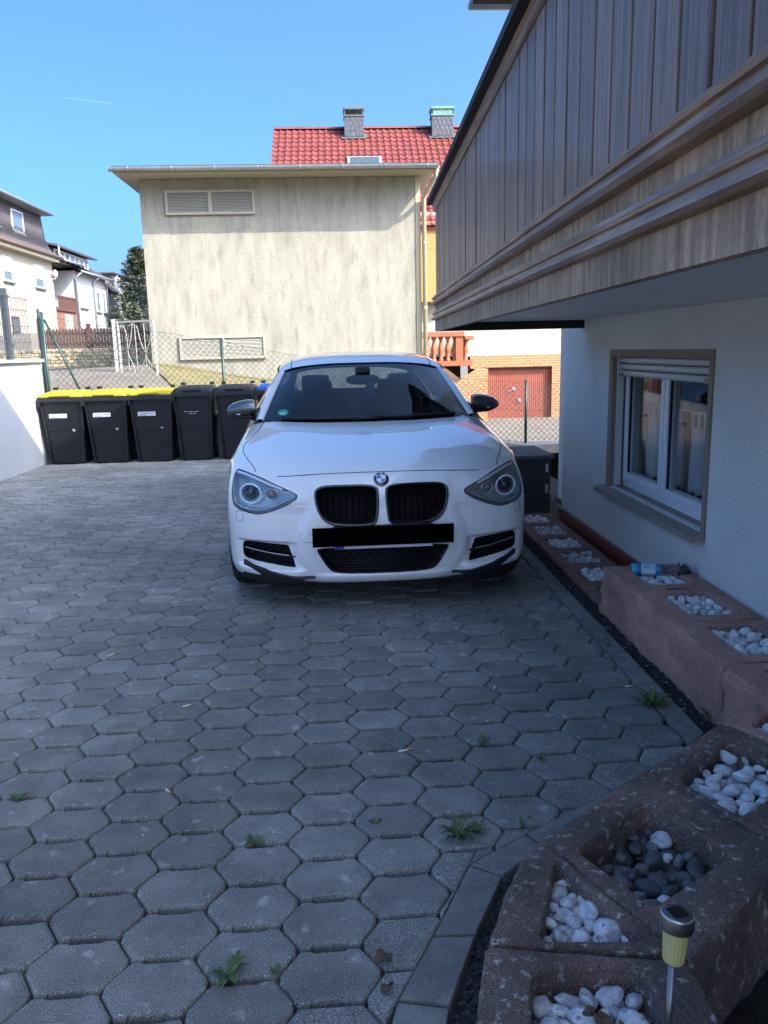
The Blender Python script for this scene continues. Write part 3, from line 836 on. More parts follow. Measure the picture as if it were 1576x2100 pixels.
sk = rh(MB().obox(p0, (.60, 0, 0), us * .5, un * .045), 'skylight', M_zinc)
rh(MB().obox(p0 + un * .05, (.50, 0, 0), us * .42, un * .004), 'pane', mat('sky_pane', (.05, .07, .08), rough=.08), sk)

# terrace balustrade
BL = thing('balustrade', 'orange terracotta balustrade with turned balusters beside the garage', 'balustrade', (3.4, 26.4, .6))
def blp(mb, name): 
    mb.v = [(a - 3.4, b - 26.4, c - .6) for a, b, c in mb.v]; return mb.build(name, M_balus, BL)
blp(MB().box(1.6, 3.95, 26.2, 26.6, .86, 1.02).box(3.95, 4.25, 26.2, 29, .86, 1.02), 'base')
blp(MB().box(1.6, 4.0, 26.22, 26.58, 1.78, 1.94, bev=.02), 'handrail'); blp(MB().box(4.0, 4.3, 26.22, 29.2, 1.68, 1.80, bev=.02), 'side_rail')
blp(MB().box(3.72, 3.96, 26.26, 26.54, 1.02, 1.78), 'corner_post')
for i in range(9):
    x = 1.9 + i * .225
    blp(MB().lathe([(.085, 1.02), (.085, 1.08), (.05, 1.12), (.10, 1.32), (.095, 1.42), (.045, 1.62), (.05, 1.70), (.085, 1.72), (.085, 1.78)], 12, o=(x, 26.4, 0)), 'baluster')
for i in range(3):
    blp(MB().lathe([(.085, 1.02), (.085, 1.08), (.05, 1.12), (.10, 1.32), (.095, 1.42), (.045, 1.60), (.085, 1.64), (.085, 1.68)], 12, o=(4.12, 26.9 + i * .5, 0)), 'baluster')
tb_ = MB(); tb_.add([(1.5, 26.25, -1.2), (4.3, 26.25, -1.2), (4.3, 26.25, .10), (3.3, 26.25, .86), (1.5, 26.25, .86)], [(0, 1, 2, 3, 4)])
tb_.add([(1.5, 29, .855), (4.3, 29, .855), (4.3, 26.25, .855), (1.5, 26.25, .855)], [(0, 1, 2, 3)])
rh(tb_, 'terrace_base', mat('terrace_brown', (.16, .08, .04), rough=.9))  # one even dark brown for the terrace base
st_ = MB(); st_.add([(2.7, 26.0, -1.2), (4.72, 26.0, -1.2), (4.72, 26.0, .75), (4.32, 26.0, .75), (2.7, 26.0, -.35)], [(0, 1, 2, 3, 4)])
st_.add([(4.72, 26.0, -1.2), (4.72, 27, -1.2), (4.72, 27, .75), (4.72, 26.0, .75)], [(0, 1, 2, 3)]); st_.add([(4.72, 26.0, .75), (4.72, 27, .75), (4.32, 27, .75), (4.32, 26, .75)], [(0, 1, 2, 3)])
rh(st_, 'stair_flank', M_orange)

# ================================================================== row of old houses up the street on the left
M_wcream = mat('house_cream', (.36, .32, .235), rough=.95, bump=.2, bscale=20)
M_wwhite = mat('house_white', (.36, .36, .345), rough=.95)
M_wgrey = mat('house_grey_render', (.36, .345, .32), rough=.95)
M_shingle = mat('slate_shingle', (.095, .078, .072), rough=.7, col2=(.065, .055, .052), scale=3, island=.2)
M_shingle2 = mat('slate_shingle_dark', (.055, .05, .05), rough=.65, col2=(.04, .037, .037), scale=3)
M_gwin = mat('far_pane', (.10, .13, .15), rough=.06, coat=.5)
M_fwhite = mat('far_frame', (.5, .5, .5), rough=.5)
M_brownwood = mat('brown_wood', (.10, .045, .03), rough=.7, col2=(.07, .03, .02), scale=5)
M_fbrick = mat('far_brick', (.20, .085, .05), rough=.9, col2=(.15, .06, .04), scale=8)
XS = -16.5
def row_house(name, label, y0, y1, zb, ze, depth, wall_m, rec=0.0):
    t = thing(name, label, 'house', (XS - depth / 2, (y0 + y1) / 2, zb), group='old houses up the street')
    ox, oy = XS - depth / 2, (y0 + y1) / 2
    def P(mb, nm, m, parent=None):
        mb.v = [(a - ox, b - oy, c - zb) for a, b, c in mb.v]
        return mb.build(nm, m, parent or t)
    P(MB().box(XS - depth, XS - rec, y0, y1, zb - 1, ze), 'wall', wall_m)
    return t, P
def fwin(P, y0, y1, z0, z1, blind=0.0, m=None, x=None, sill=True, brd=None):
    x = XS if x is None else x
    f = MB(); t = .07
    for (a, b, c, d) in ((y0, y0 + t, z0, z1), (y1 - t, y1, z0, z1), (y0 + t, y1 - t, z0, z0 + t), (y0 + t, y1 - t, z1 - t, z1)): f.box(x - .02, x + .05, a, b, c, d)
    w_ = P(f, 'window', m or M_fwhite)
    P(MB().box(x + .004, x + .012, y0 + t, y1 - t, z0 + t, z1 - t), 'pane', brd or M_gwin, w_)
    if blind: P(MB().box(x + .014, x + .03, y0 + t, y1 - t, z1 - t - (z1 - z0 - 2 * t) * blind, z1 - t), 'roller_blind', M_fwhite, w_)
    if sill: P(MB().box(x + .001, x + .12, y0 - .08, y1 + .08, z0 - .09, z0 - .02), 'sill', M_slate, w_)
# A: cream house with slate-hung attic
HA, PA_ = row_house('street_house', 'cream house with brown slate-hung attic storey at the left edge', 34.0, 49.4, 2.0, 7.05, 9, M_wcream)
b = MB(); rows = []
for (dx, z) in ((.45, 6.98), (.42, 7.08), (.15, 7.35), (-.05, 7.75), (-.15, 8.2), (-.2, 9.25)): rows.append([(XS + dx, 34.0, z), (XS + dx, 48.9 + (.7 if dx > .3 else (.35 if dx > .1 else 0)), z)])
sh_ = PA_(b.grid(rows), 'slate_attic', M_shingle)
for i in range(15):
    z = 7.45 + i * .125; dx = .15 - .35 * min(1, (z - 7.3) / 1.0) + .012
    PA_(MB().box(XS + dx - .01, XS + dx + .012, 34, 48.92, z, z + .05), 'shingle_course', M_shingle2, sh_)
PA_(MB().add([(XS - .2, 48.9, 9.25), (XS - 4.5, 48.9, 9.4), (XS - 4.5, 48.9, 7.0), (XS + .45, 49.6, 7.0), (XS + .1, 49.2, 7.4), (XS - .1, 49, 8)], [(0, 1, 2, 3, 4, 5)]), 'gable_end', M_shingle2)
PA_(MB().add([(XS - .2, 34.0, 9.25), (XS - 9, 34.0, 9.25), (XS - 9, 34.0, 7.0), (XS + .45, 34.0, 7.0), (XS + .1, 34.0, 7.4), (XS - .1, 34.0, 8)], [(0, 1, 2, 3, 4, 5)]), 'gable_end', M_shingle)
PA_(MB().box(XS - 9.2, XS + .32, 33.9, 49.0, 9.26, 9.46), 'roof', M_zinc)
PA_(MB().tube([(XS + .40, 33.9, 9.35), (XS + .40, 49.1, 9.35)], .085, 8), 'roof_gutter', M_zinc)
PA_(MB().tube([(XS + .55, 34, 7.02), (XS + .55, 49.8, 7.02)], .075, 8), 'eaves_gutter', mat('copper_gutter', (.15, .085, .055), rough=.5))
PA_(MB().box(XS, XS + .45, 34, 49.4, 6.78, 6.95), 'eaves', M_brownwood if False else M_wcream)
for (a, b_) in ((44.35, 45.9), (41.0, 42.7)): fwin(PA_, a, b_, 7.85, 8.95, x=XS - .12)
for (a, b_) in ((46.45, 47.85), (42.2, 43.4)): fwin(PA_, a, b_, 5.2, 6.42, blind=.62)
for (a, b_) in ((42.6, 43.6), (46.0, 46.7)): fwin(PA_, a, b_, 2.7, 3.5, m=M_brownwood)
PA_(MB().lathe([(.03, 0), (.12, .1), (.16, .32), (.10, .38), (.02, .46)], 10, o=(XS + .25, 49.1, 5.9)).bar((XS, 49.1, 5.85), (XS + .25, 49.1, 5.85), .04), 'wall_lantern', M_fwhite)
# porch bay between A and B
HB, PB_ = row_house('street_house', 'recessed grey bay with brown wooden balcony between the cream and white houses', 49.45, 53.3, 2.0, 7.0, 6, M_wgrey, 1.5)
PB_(MB().box(XS - 1.5, XS + .05, 49.45, 53.2, 4.12, 4.30), 'balcony_floor', M_brownwood)
for i in range(26):
    y = 49.95 + i * .125; PB_(MB().box(XS - .02, XS + .02, y, y + .085, 4.31, 4.88), 'balcony_slat', M_brownwood)
PB_(MB().box(XS - .05, XS + .05, 49.45, 53.2, 4.89, 5.0), 'balcony_rail', M_brownwood)
PB_(MB().box(XS - .3, XS - .05, 49.5, 53.2, 2.2, 4.11), 'brick_infill', M_fbrick)
PB_(MB().box(XS - .05, XS - .01, 51.0, 52.3, 2.4, 3.95), 'door', M_wgrey)
PB_(MB().add([(XS + .5, 49.4, 7.05), (XS + .5, 56.5, 7.05), (XS - 3, 56.5, 8.4), (XS - 3, 49.4, 8.4)], [(0, 1, 2, 3)]), 'roof', M_shingle2)
PB_(MB().tube([(XS + .55, 49.5, 7.0), (XS + .55, 53.3, 7.0)], .06, 8), 'gutter', M_zinc)
# B: white house with a band of dormer windows
HC, PC_ = row_house('street_house', 'white house with a long dormer of small panes and a boarded window', 53.35, 60.2, 2.2, 6.72, 8, M_wwhite)
PC_(MB().add([(XS + .45, 53.2, 6.70), (XS + .45, 60.4, 6.70), (XS - .5, 60.4, 7.25), (XS - .5, 53.2, 7.25), (XS - 3.5, 60.4, 8.5), (XS - 3.5, 53.2, 8.5)], [(0, 1, 2, 3), (3, 2, 4, 5)]), 'roof', M_shingle2)
dm = PC_(MB().box(XS - 3, XS - .35, 50.9, 57.6, 6.9, 7.82), 'dormer', M_shingle2)
PC_(MB().add([(XS + .05, 50.4, 7.83), (XS + .05, 58.6, 7.83), (XS - 4, 58.6, 8.6), (XS - 4, 50.4, 8.6), (XS + .05, 50.4, 7.95), (XS + .05, 58.6, 7.95), (XS - 4, 58.6, 8.72), (XS - 4, 50.4, 8.72)], [(0, 1, 2, 3), (4, 5, 6, 7), (0, 1, 5, 4), (1, 2, 6, 5), (0, 3, 7, 4)]), 'dormer_roof', M_shingle2)
for i in range(7): fwin(PC_, 51.0 + i * .94, 51.0 + i * .94 + .86, 7.02, 7.76, x=XS - .34, sill=False)
PC_(MB().tube([(XS + .52, 53.2, 6.66), (XS + .52, 60.5, 6.66)], .07, 8), 'gutter', M_zinc)
for (y, z0) in ((53.3, 2), (57.0, 2), (60.15, 2)): PC_(MB().tube([(XS + .5, y, 6.6), (XS + .09, y, 6.3), (XS + .09, y, z0)], .06, 8), 'downpipe', M_zinc)
PC_(MB().tube([(XS + .1, 50.6, 7.85), (XS + .12, 50.5, 7.4), (XS + .45, 50.6, 7.0)], .06, 8), 'downpipe', M_zinc)
fwin(PC_, 54.0, 55.5, 4.5, 5.9, brd=mat('boarding', (.50, .36, .20), rough=.8)); fwin(PC_, 57.6, 58.5, 4.4, 5.75); fwin(PC_, 59.1, 59.8, 4.4, 5.75)
# C: slate-hung house
HD, PD_ = row_house('street_house', 'grey slate-hung house farthest along the row, under the conifer', 60.3, 68.2, 2.4, 6.0, 8, M_slate)
PD_(MB().add([(XS + .4, 60.2, 5.95), (XS + .4, 68.4, 5.95), (XS - .9, 68.4, 7.2), (XS - .9, 60.2, 7.45), (XS - 4, 68.4, 8.0), (XS - 4, 58, 8.3)], [(0, 1, 2, 3), (3, 2, 4, 5)]), 'roof', M_shingle)
PD_(MB().add([(XS + .2, 60.25, 6.0), (XS - 1, 60.25, 7.4), (XS - 4, 60.25, 8.2), (XS - 4, 60.25, 6)], [(0, 1, 2, 3)]), 'gable_end', M_slate)
PD_(MB().box(XS - 3, XS - .1, 62.6, 68.3, 6.3, 7.35), 'dormer', M_shingle); PD_(MB().box(XS - 3.1, XS + .1, 62.4, 68.5, 7.36, 7.46), 'dormer_roof', M_shingle2)
for (a, b_) in ((63.2, 64.4), (66.0, 67.3)): fwin(PD_, a, b_, 6.4, 7.2, x=XS - .09, sill=False)
for (a, b_) in ((63.4, 64.0), (66.0, 66.7)): fwin(PD_, a, b_, 4.2, 5.6, blind=.95)
for (a, b_) in ((63.4, 64.2), (66.0, 66.9)): fwin(PD_, a, b_, 2.8, 3.7, blind=.9)
PD_(MB().box(XS + .005, XS + .02, 62.2, 68.2, 2.2, 3.9), 'white_base', M_wwhite)
PD_(MB().tube([(XS + .45, 62.3, 5.95), (XS + .45, 68.4, 5.95)], .06, 8).tube([(XS + .3, 62.4, 7.2), (XS + .1, 62.3, 6.6), (XS + .45, 62.3, 6.0), (XS + .09, 62.3, 5.6), (XS + .09, 62.3, 2.4)], .06, 8), 'downpipe', M_zinc)

# stone garden wall with a picket fence up the path
M_rubble = mat('rubble_stone', (.50, .41, .25), rough=.95, island=.25, col2=(.33, .26, .16), scale=3, bump=1.0, bscale=6, bdist=.05, vor=True, col3=(.16, .13, .09), s3=9, lo3=.58, hi3=.68)
sw_ = thing('stone_wall', 'low rubble stone garden wall under the brown picket fence', 'wall', (-7, 22, 1.1))
def swp(mb, name, m, par=None):
    mb.v = [(a + 7, b - 22, c - 1.1) for a, b, c in mb.v]; return mb.build(name, m, par or sw_)
swp(MB().box(-9.4, -4.05, 22.0, 22.35, .4, 1.60), 'core', M_rubble)
RS_ = random.Random(21)
z = 1.08
while z < 1.60:
    x = -9.4; hh = RS_.uniform(.075, .11)
    while x < -4.1:
        ww = RS_.uniform(.10, .22)
        c_ = MB(); c_.bbox(x + ww / 2, 21.985, z + hh / 2, ww / 2 - .006, .035, hh / 2 - .006, .014)
        swp(c_, 'stone', M_rubble); x += ww
    z += hh
pf = thing('picket_fence', 'brown wooden picket fence standing on the stone wall', 'fence', (-7, 22.1, 1.62))
def pfp(mb, name):
    mb.v = [(a + 7, b - 22.1, c - 1.62) for a, b, c in mb.v]; return mb.build(name, M_brownwood, pf)
pk = MB(); pk.add([(-.032, -.012, 0), (.032, -.012, 0), (.032, -.012, .46), (0, -.012, .53), (-.032, -.012, .46), (-.032, .012, 0), (.032, .012, 0), (.032, .012, .46), (0, .012, .53), (-.032, .012, .46)],
                  [(0, 1, 2, 3, 4), (9, 8, 7, 6, 5), (0, 5, 6, 1), (1, 6, 7, 2), (2, 7, 8, 3), (3, 8, 9, 4), (4, 9, 5, 0)])
pk_me = pk.mesh('picket', M_brownwood)
for i in range(46):
    x = -7.75 + i * .082
    put('picket', pk_me, pf, loc=(x + 7, 0, .02 - .03 * ((x + 7.75) / 3.8)))
for zz in (.12, .38): pfp(MB().bar((-7.8, 22.13, 1.64 + zz), (-4.0, 22.13, 1.61 + zz), .03, .06), 'rail')
for x in (-7.85, -6.6, -5.3, -4.0): pfp(MB().box(x - .05, x + .05, 22.05, 22.15, 1.60, 2.26), 'post')

# ---- conifers
def conifer(name, label, x, y, zb, h, r, seed, n=2600):
    t = thing(name, label, 'tree', (x, y, zb), group='conifers behind the houses')
    R = random.Random(seed)
    MB().tube([(0, 0, 0), (.02, 0, h * .5), (0, 0, h)], .1, 8, rr=[.16, .09, .02]).build('trunk', mat('bark', (.09, .065, .05), rough=.95), t)
    b = MB(); nb = int(h * 26)
    for k in range(nb):
        z = h * (.04 + .95 * (k + R.random()) / nb); q = 1 - z / h
        a = k * 2.4 + R.uniform(-.4, .4); Lb = r * (q ** .8 + .06) * R.uniform(.55, 1.12)
        out = Vector((math.cos(a), math.sin(a), 0)); base = Vector((0, 0, z))
        m = max(6, int(n / nb))
        for i in range(m):
            tt = R.random() ** .6
            p = base + out * Lb * tt + Vector((0, 0, -Lb * .30 * tt + .22 * Lb * tt * tt)) + Vector((R.gauss(0, .10), R.gauss(0, .10), R.gauss(0, .07)))
            a2 = a + R.uniform(-1.1, 1.1); d = Vector((math.cos(a2), math.sin(a2), R.uniform(-.35, .35))).normalized(); L_ = R.uniform(.12, .30)
            sd = d.cross(Vector((R.uniform(-1, 1), R.uniform(-1, 1), 1))).normalized() * R.uniform(.025, .06)
            b.add([p, p + d * L_ * .45 + sd, p + d * L_, p + d * L_ * .45 - sd], [(0, 1, 2, 3)])
    b.build('crown', mat('needles_' + str(seed), (.075, .10, .055), rough=.8, col2=(.12, .14, .085), scale=1.2, island=.35), t, fix=False)
conifer('conifer_tree', 'tall dark conifer rising between the house row and the cream building', -14.1, 60, 2.6, 6.3, 2.7, 5, 22000)
conifer('conifer_tree', 'conifer tip showing behind the slate attic of the cream house', -24.5, 62, 3, 9.4, 2.0, 9, 4000)
conifer('conifer_tree', 'dark shrubby conifer at the foot of the tall one', -12.7, 52, 2.0, 2.6, 1.3, 13, 3000)
# ================================================================== the car
M_paint = mat('car_paint_white', (0.83, 0.83, 0.80), rough=0.3, coat=1.0, col2=(0.81, 0.81, 0.78), scale=2.0)
M_gblack = mat('gloss_black', (0.006, 0.006, 0.007), rough=0.12, coat=0.6)
M_mblack = mat('matt_black_plastic', (0.012, 0.012, 0.013), rough=0.55, bump=0.15, bscale=400, bdist=0.001)
M_gap = mat('dark_gap', (0.008, 0.008, 0.008), rough=0.9)
M_rubber = mat('tyre_rubber', (0.018, 0.018, 0.019), rough=0.85, bump=0.3, bscale=90, bdist=0.002)
M_chrome = mat('lamp_chrome', (0.75, 0.76, 0.78), rough=0.12, metal=1.0)
M_lamphousing = mat('lamp_housing', (0.50, 0.50, 0.50), rough=0.3, metal=0.85)
M_ring = mat('lamp_ring', (0.85, 0.87, 0.88), rough=0.18)
M_lens = glass('lamp_lens', tint=(0.93, 0.95, 0.96), base=0.06)
M_screen = glass('windscreen_glass', tint=(0.19, 0.25, 0.30), base=0.045)
M_tint = glass('tinted_side_glass', tint=(0.30, 0.34, 0.36), base=0.07)
M_interior = mat('car_interior', (0.018, 0.019, 0.021), rough=0.8, col2=(0.03, 0.03, 0.032), scale=20)
M_alloy = mat('alloy_wheel', (0.22, 0.22, 0.23), rough=0.3, metal=0.9)
M_silver = mat('silver_trim', (0.6, 0.6, 0.6), rough=0.3, metal=0.9)
M_blue = mat('emblem_blue', (0.02, 0.14, 0.50), rough=0.25, coat=0.5)
M_white = mat('emblem_white', (0.75, 0.76, 0.78), rough=0.25, coat=0.5)
M_eublue = mat('plate_blue', (0.01, 0.06, 0.45), rough=0.4)
M_platewhite = mat('plate_white', (0.7, 0.7, 0.7), rough=0.4)
M_redaction = mat('redaction_black', (0.0015, 0.0015, 0.0015), rough=0.9, spec=0.0)
M_mirrorcap = mat('mirror_cap', (.16, .165, .175), rough=.18, metal=.85, coat=.5)
M_mesh = mat('grille_mesh', (0.02, 0.02, 0.022), rough=0.45)
M_amber = mat('reflector_dim', (0.25, 0.22, 0.2), rough=0.3)
M_sticker = mat('sticker_green', (0.02, 0.30, 0.20), rough=0.5)

CAR = thing('car', 'white hatchback with black kidney grilles parked facing the camera', 'car', loc=(0.20, 4.217, 0.0), rz=RAD(1.2))

def crom(p0, p1, p2, p3, t):
    t2 = t * t; t3 = t2 * t
    return tuple(0.5 * ((2 * b) + (-a + c) * t + (2 * a - 5 * b + 4 * c - d) * t2 + (-a + 3 * b - 3 * c + d) * t3)
                 for a, b, c, d in zip(p0, p1, p2, p3))

def spline(pts, per, mirror=False):
    out = []
    n = len(pts)
    for i in range(n - 1):
        p0 = pts[i - 1] if i > 0 else ((-pts[1][0],) + tuple(pts[1][1:]) if mirror else tuple(2 * a - b for a, b in zip(pts[0], pts[1])))
        p3 = pts[i + 2] if i + 2 < n else tuple(2 * a - b for a, b in zip(pts[n - 1], pts[n - 2]))
        k = per[i] if isinstance(per, (list, tuple)) else per
        for j in range(k):
            out.append(crom(p0, pts[i], pts[i + 1], p3, j / k))
    out.append(tuple(pts[-1]))
    return out

def net_eval(rows, per_c, per_r):
    """rows of control points -> dense grid [row][col], smooth both ways"""
    fine = [spline(r, per_c, True) for r in rows]
    cols = [spline([fr[j] for fr in fine], per_r) for j in range(len(fine[0]))]
    return [[cols[j][i] for j in range(len(cols))] for i in range(len(cols[0]))]

PX = (0, .20, .40, .56, .69, .79, .85, .877)
PY = (0, .008, .033, .078, .142, .235, .34, .46)
def prow(z, dy, xs=1.0, last=None, fade=1.0, zs=None):
    r = []
    for i in range(8):
        k = 1 - fade * (i / 7.0) ** 1.5
        r.append((PX[i] * xs, PY[i] + dy * k, zs[i] if zs else z))
    if last: r[7] = last
    return r
NET = [
    prow(.15, .125, .975, zs=(.148, .149, .156, .166, .173, .178, .182, .185)),
    prow(.185, .045, .985, zs=(.180, .181, .188, .196, .203, .208, .21, .212)),
    prow(.255, .012, .995),
    prow(.37, .0, 1.0),
    prow(.49, .004, 1.004, last=(.881, .487, .50)),
    [(0, .016, .595), (.2, .026, .595), (.4, .052, .595), (.56, .095, .597), (.69, .158, .598), (.79, .25, .60), (.855, .37, .602), (.883, .555, .605)],
    [(0, .050, .690), (.2, .060, .690), (.4, .088, .687), (.56, .140, .688), (.69, .225, .690), (.786, .33, .693), (.850, .455, .695), (.884, .655, .690)],
    [(0, .120, .768), (.2, .131, .766), (.4, .165, .757), (.555, .230, .744), (.67, .335, .752), (.765, .455, .764), (.832, .575, .772), (.876, .735, .772)],
    [(0, .33, .832), (.2, .337, .830), (.4, .362, .823), (.57, .41, .812), (.690, .495, .808), (.778, .60, .806), (.838, .705, .800), (.878, .84, .782)],
    [(0, .63, .880), (.2, .633, .879), (.4, .645, .874), (.58, .672, .870), (.702, .72, .862), (.786, .79, .848), (.843, .865, .826), (.880, .96, .792)],
    [(0, .96, .923), (.2, .962, .922), (.4, .967, .919), (.575, .98, .917), (.695, 1.01, .906), (.782, 1.04, .888), (.842, 1.09, .858), (.882, 1.14, .80)],
    [(0, 1.21, .948), (.2, 1.22, .949), (.4, 1.255, .951), (.56, 1.31, .954), (.685, 1.375, .952), (.772, 1.41, .934), (.836, 1.43, .895), (.884, 1.45, .812)],
]
def ss(a, b, x):
    t = max(0.0, min(1.0, (x - a) / (b - a))); return t * t * (3 - 2 * t)

def seg_x(z):
    """the crease that runs from the kidneys down to the lower lip"""
    return .365 + .07 * ss(.62, .40, z) - .06 * ss(.36, .20, z)

def relief(x, y, z):
    """bumper relief in car space: shelf, creases, recessed fog bays"""
    ax = abs(x)
    d = 0.0
    if z < .64:
        c = seg_x(z)
        side = ss(c - .004, c + .055, ax) * ss(.80, .66, ax)
        fz = ss(.645, .55, z)
        d += .020 * side * fz * ss(.19, .30, z)
        bay = ss(.455, .50, ax) * ss(.83, .76, ax)
        d += .022 * bay * ss(.408, .388, z) * ss(.245, .262, z)
        wing = ss(.40, .50, ax) * ss(.83, .78, ax)
        d -= .026 * wing * ss(.20, .215, z) * ss(.262, .240, z)
    if z < .30:
        d -= .012 * ss(.42, .30, ax) * ss(.24, .21, z) * ss(.15, .18, z)
    if .60 < z < .80 and ax < .5:
        d += .006 * ss(.36, .40, ax) * ss(.48, .42, ax)
    return y + d

PER_C = [22, 26, 26, 24, 24, 20, 14]
front = net_eval(NET, PER_C, [10, 18, 26, 26, 24, 24, 22, 18, 18, 18, 14])
NR_NOSE = 10 + 18 + 26 + 26 + 24 + 24 + 22      # last row of the nose / first of the bonnet
nose = [[(p[0], relief(*p), p[2]) for p in r] for r in front[:NR_NOSE + 1]]
top = front[NR_NOSE:]
for j in range(len(nose[-1])):
    nose[-1][j] = front[NR_NOSE][j]

def full(grid):
    return [[(-p[0], p[1], p[2]) for p in r[:0:-1]] + list(r) for r in grid]

# ---- openings, outlined in the car's front view (x to the picture's right, z up)
def both(poly): return [poly, [(-x, z) for x, z in poly][::-1]]
def rnd(poly, it=2):
    for _ in range(it):
        q = []
        for i in range(len(poly)):
            a, b = poly[i], poly[(i + 1) % len(poly)]
            q.append((a[0] * .75 + b[0] * .25, a[1] * .75 + b[1] * .25)); q.append((a[0] * .25 + b[0] * .75, a[1] * .25 + b[1] * .75))
        poly = q
    return poly
KID = rnd([(.022, .655), (.030, .705), (.20, .706), (.352, .701), (.360, .640), (.330, .545), (.27, .505), (.15, .498), (.045, .502), (.030, .545)])
HEAD = rnd([(.452, .650), (.460, .670), (.555, .705), (.66, .736), (.795, .762), (.822, .752), (.838, .68), (.832, .605), (.812, .570), (.70, .548), (.655, .549), (.56, .582), (.468, .628)], 1)
FOG = rnd([(.512, .374), (.52, .384), (.60, .387), (.735, .394), (.770, .384), (.776, .345), (.772, .300), (.74, .286), (.60, .268), (.50, .258), (.478, .260), (.485, .285)], 1)
LOW = rnd([(-.352, .352), (-.358, .374), (-.2, .377), (.2, .377), (.358, .374), (.352, .352), (.300, .262), (.262, .236), (.15, .229), (-.15, .229), (-.262, .236), (-.300, .262)], 1)
HOLES = both(KID) + both(HEAD) + both(FOG) + [LOW]

def sdist(poly, x, z):
    """signed distance (inside negative) and nearest border point"""
    best = 1e9; bp = None; ins = False
    n = len(poly)
    for i in range(n):
        x0, z0 = poly[i]; x1, z1 = poly[(i + 1) % n]
        dx, dz = x1 - x0, z1 - z0
        t = max(0.0, min(1.0, ((x - x0) * dx + (z - z0) * dz) / (dx * dx + dz * dz + 1e-12)))
        qx, qz = x0 + t * dx, z0 + t * dz
        d = (x - qx) ** 2 + (z - qz) ** 2
        if d < best: best = d; bp = (qx, qz)
        if (z0 > z) != (z1 > z) and x < x0 + (z - z0) / (z1 - z0) * dx: ins = not ins
    d = math.sqrt(best)
    return (-d if ins else d), bp

G = full(nose)
nr, nc = len(G), len(G[0])
inside = [[0] * nc for _ in range(nr)]
V = [[Vector(p) for p in r] for r in G]
V0 = [[p.copy() for p in r] for r in V]
for hi_, poly in enumerate(HOLES):
    bx0 = min(p[0] for p in poly) - .02; bx1 = max(p[0] for p in poly) + .02
    bz0 = min(p[1] for p in poly) - .02; bz1 = max(p[1] for p in poly) + .02
    for i in range(1, nr - 1):
        for j in range(1, nc - 1):
            p = V0[i][j]
            if not (bx0 < p.x < bx1 and bz0 < p.z < bz1): continue
            d, q = sdist(poly, p.x, p.z)
            du = V0[i][j + 1] - V0[i][j - 1]; dv = V0[i + 1][j] - V0[i - 1][j]
            cell = 0.25 * (math.hypot(du.x, du.z) + math.hypot(dv.x, dv.z))
            if abs(d) < .52 * cell:
                # slide on the surface to the outline
                ex, ez = q[0] - p.x, q[1] - p.z
                det = du.x * dv.z - du.z * dv.x
                if abs(det) > 1e-9:
                    a = (ex * dv.z - ez * dv.x) / det; b_ = (du.x * ez - du.z * ex) / det
                    V[i][j] = p + du * a + dv * b_
            if d < 0: inside[i][j] = hi_ + 1
nose_keep = MB(); hole_faces = {}
idx = lambda i, j: i * nc + j
faces = []
for i in range(nr - 1):
    for j in range(nc - 1):
        c = (V[i][j] + V[i + 1][j] + V[i][j + 1] + V[i + 1][j + 1]) / 4
        hit = 0
        if inside[i][j] or inside[i + 1][j] or inside[i][j + 1] or inside[i + 1][j + 1]:
            for hi_, poly in enumerate(HOLES):
                if sdist(poly, c.x, c.z)[0] < 0: hit = hi_ + 1; break
        q = (idx(i, j), idx(i, j + 1), idx(i + 1, j + 1), idx(i + 1, j))
        if hit: hole_faces.setdefault(hit - 1, []).append(q)
        else: faces.append(q)
allv = [p for r in V for p in r]

def surf_from(faces_, name, m, parent, off=0.0, depth=0.0, smooth=True):
    """mesh from a subset of the nose grid, its open edges turned inwards by depth"""
    used = {}; vs = []; fs = []
    for q in faces_:
        g = []
        for k in q:
            if k not in used:
                used[k] = len(vs); vs.append(allv[k] + Vector((0, off, 0)))
            g.append(used[k])
        fs.append(g)
    me = bpy.data.meshes.new(name); me.from_pydata([tuple(v) for v in vs], [], fs)
    me.materials.append(m)
    bm = bmesh.new(); bm.from_mesh(me)
    if depth:
        be = [e for e in bm.edges if e.is_boundary]
        r = bmesh.ops.extrude_edge_only(bm, edges=be)
        for g in r['geom']:
            if isinstance(g, bmesh.types.BMVert): g.co.y += depth
    for f in bm.faces: f.smooth = True
    if depth:
        for e in bm.edges:
            if len(e.link_faces) == 2 and e.calc_face_angle(0) > .6: e.smooth = False
    bm.to_mesh(me); bm.free()
    return put(name, me, parent)

bumper = surf_from(faces, 'front_bumper', M_paint, CAR, depth=.03)
bvh = BVHTree.FromPolygons([tuple(v) for v in [p for r in V0 for p in r]],
                           [(idx(i, j), idx(i, j + 1), idx(i + 1, j + 1), idx(i + 1, j)) for i in range(nr - 1) for j in range(nc - 1)])
def ny(x, z, d=0.0):
    h = bvh.ray_cast(Vector((x, -1.0, z)), Vector((0, 1, 0)))
    return (h[0].y if h[0] else 0.5) + d

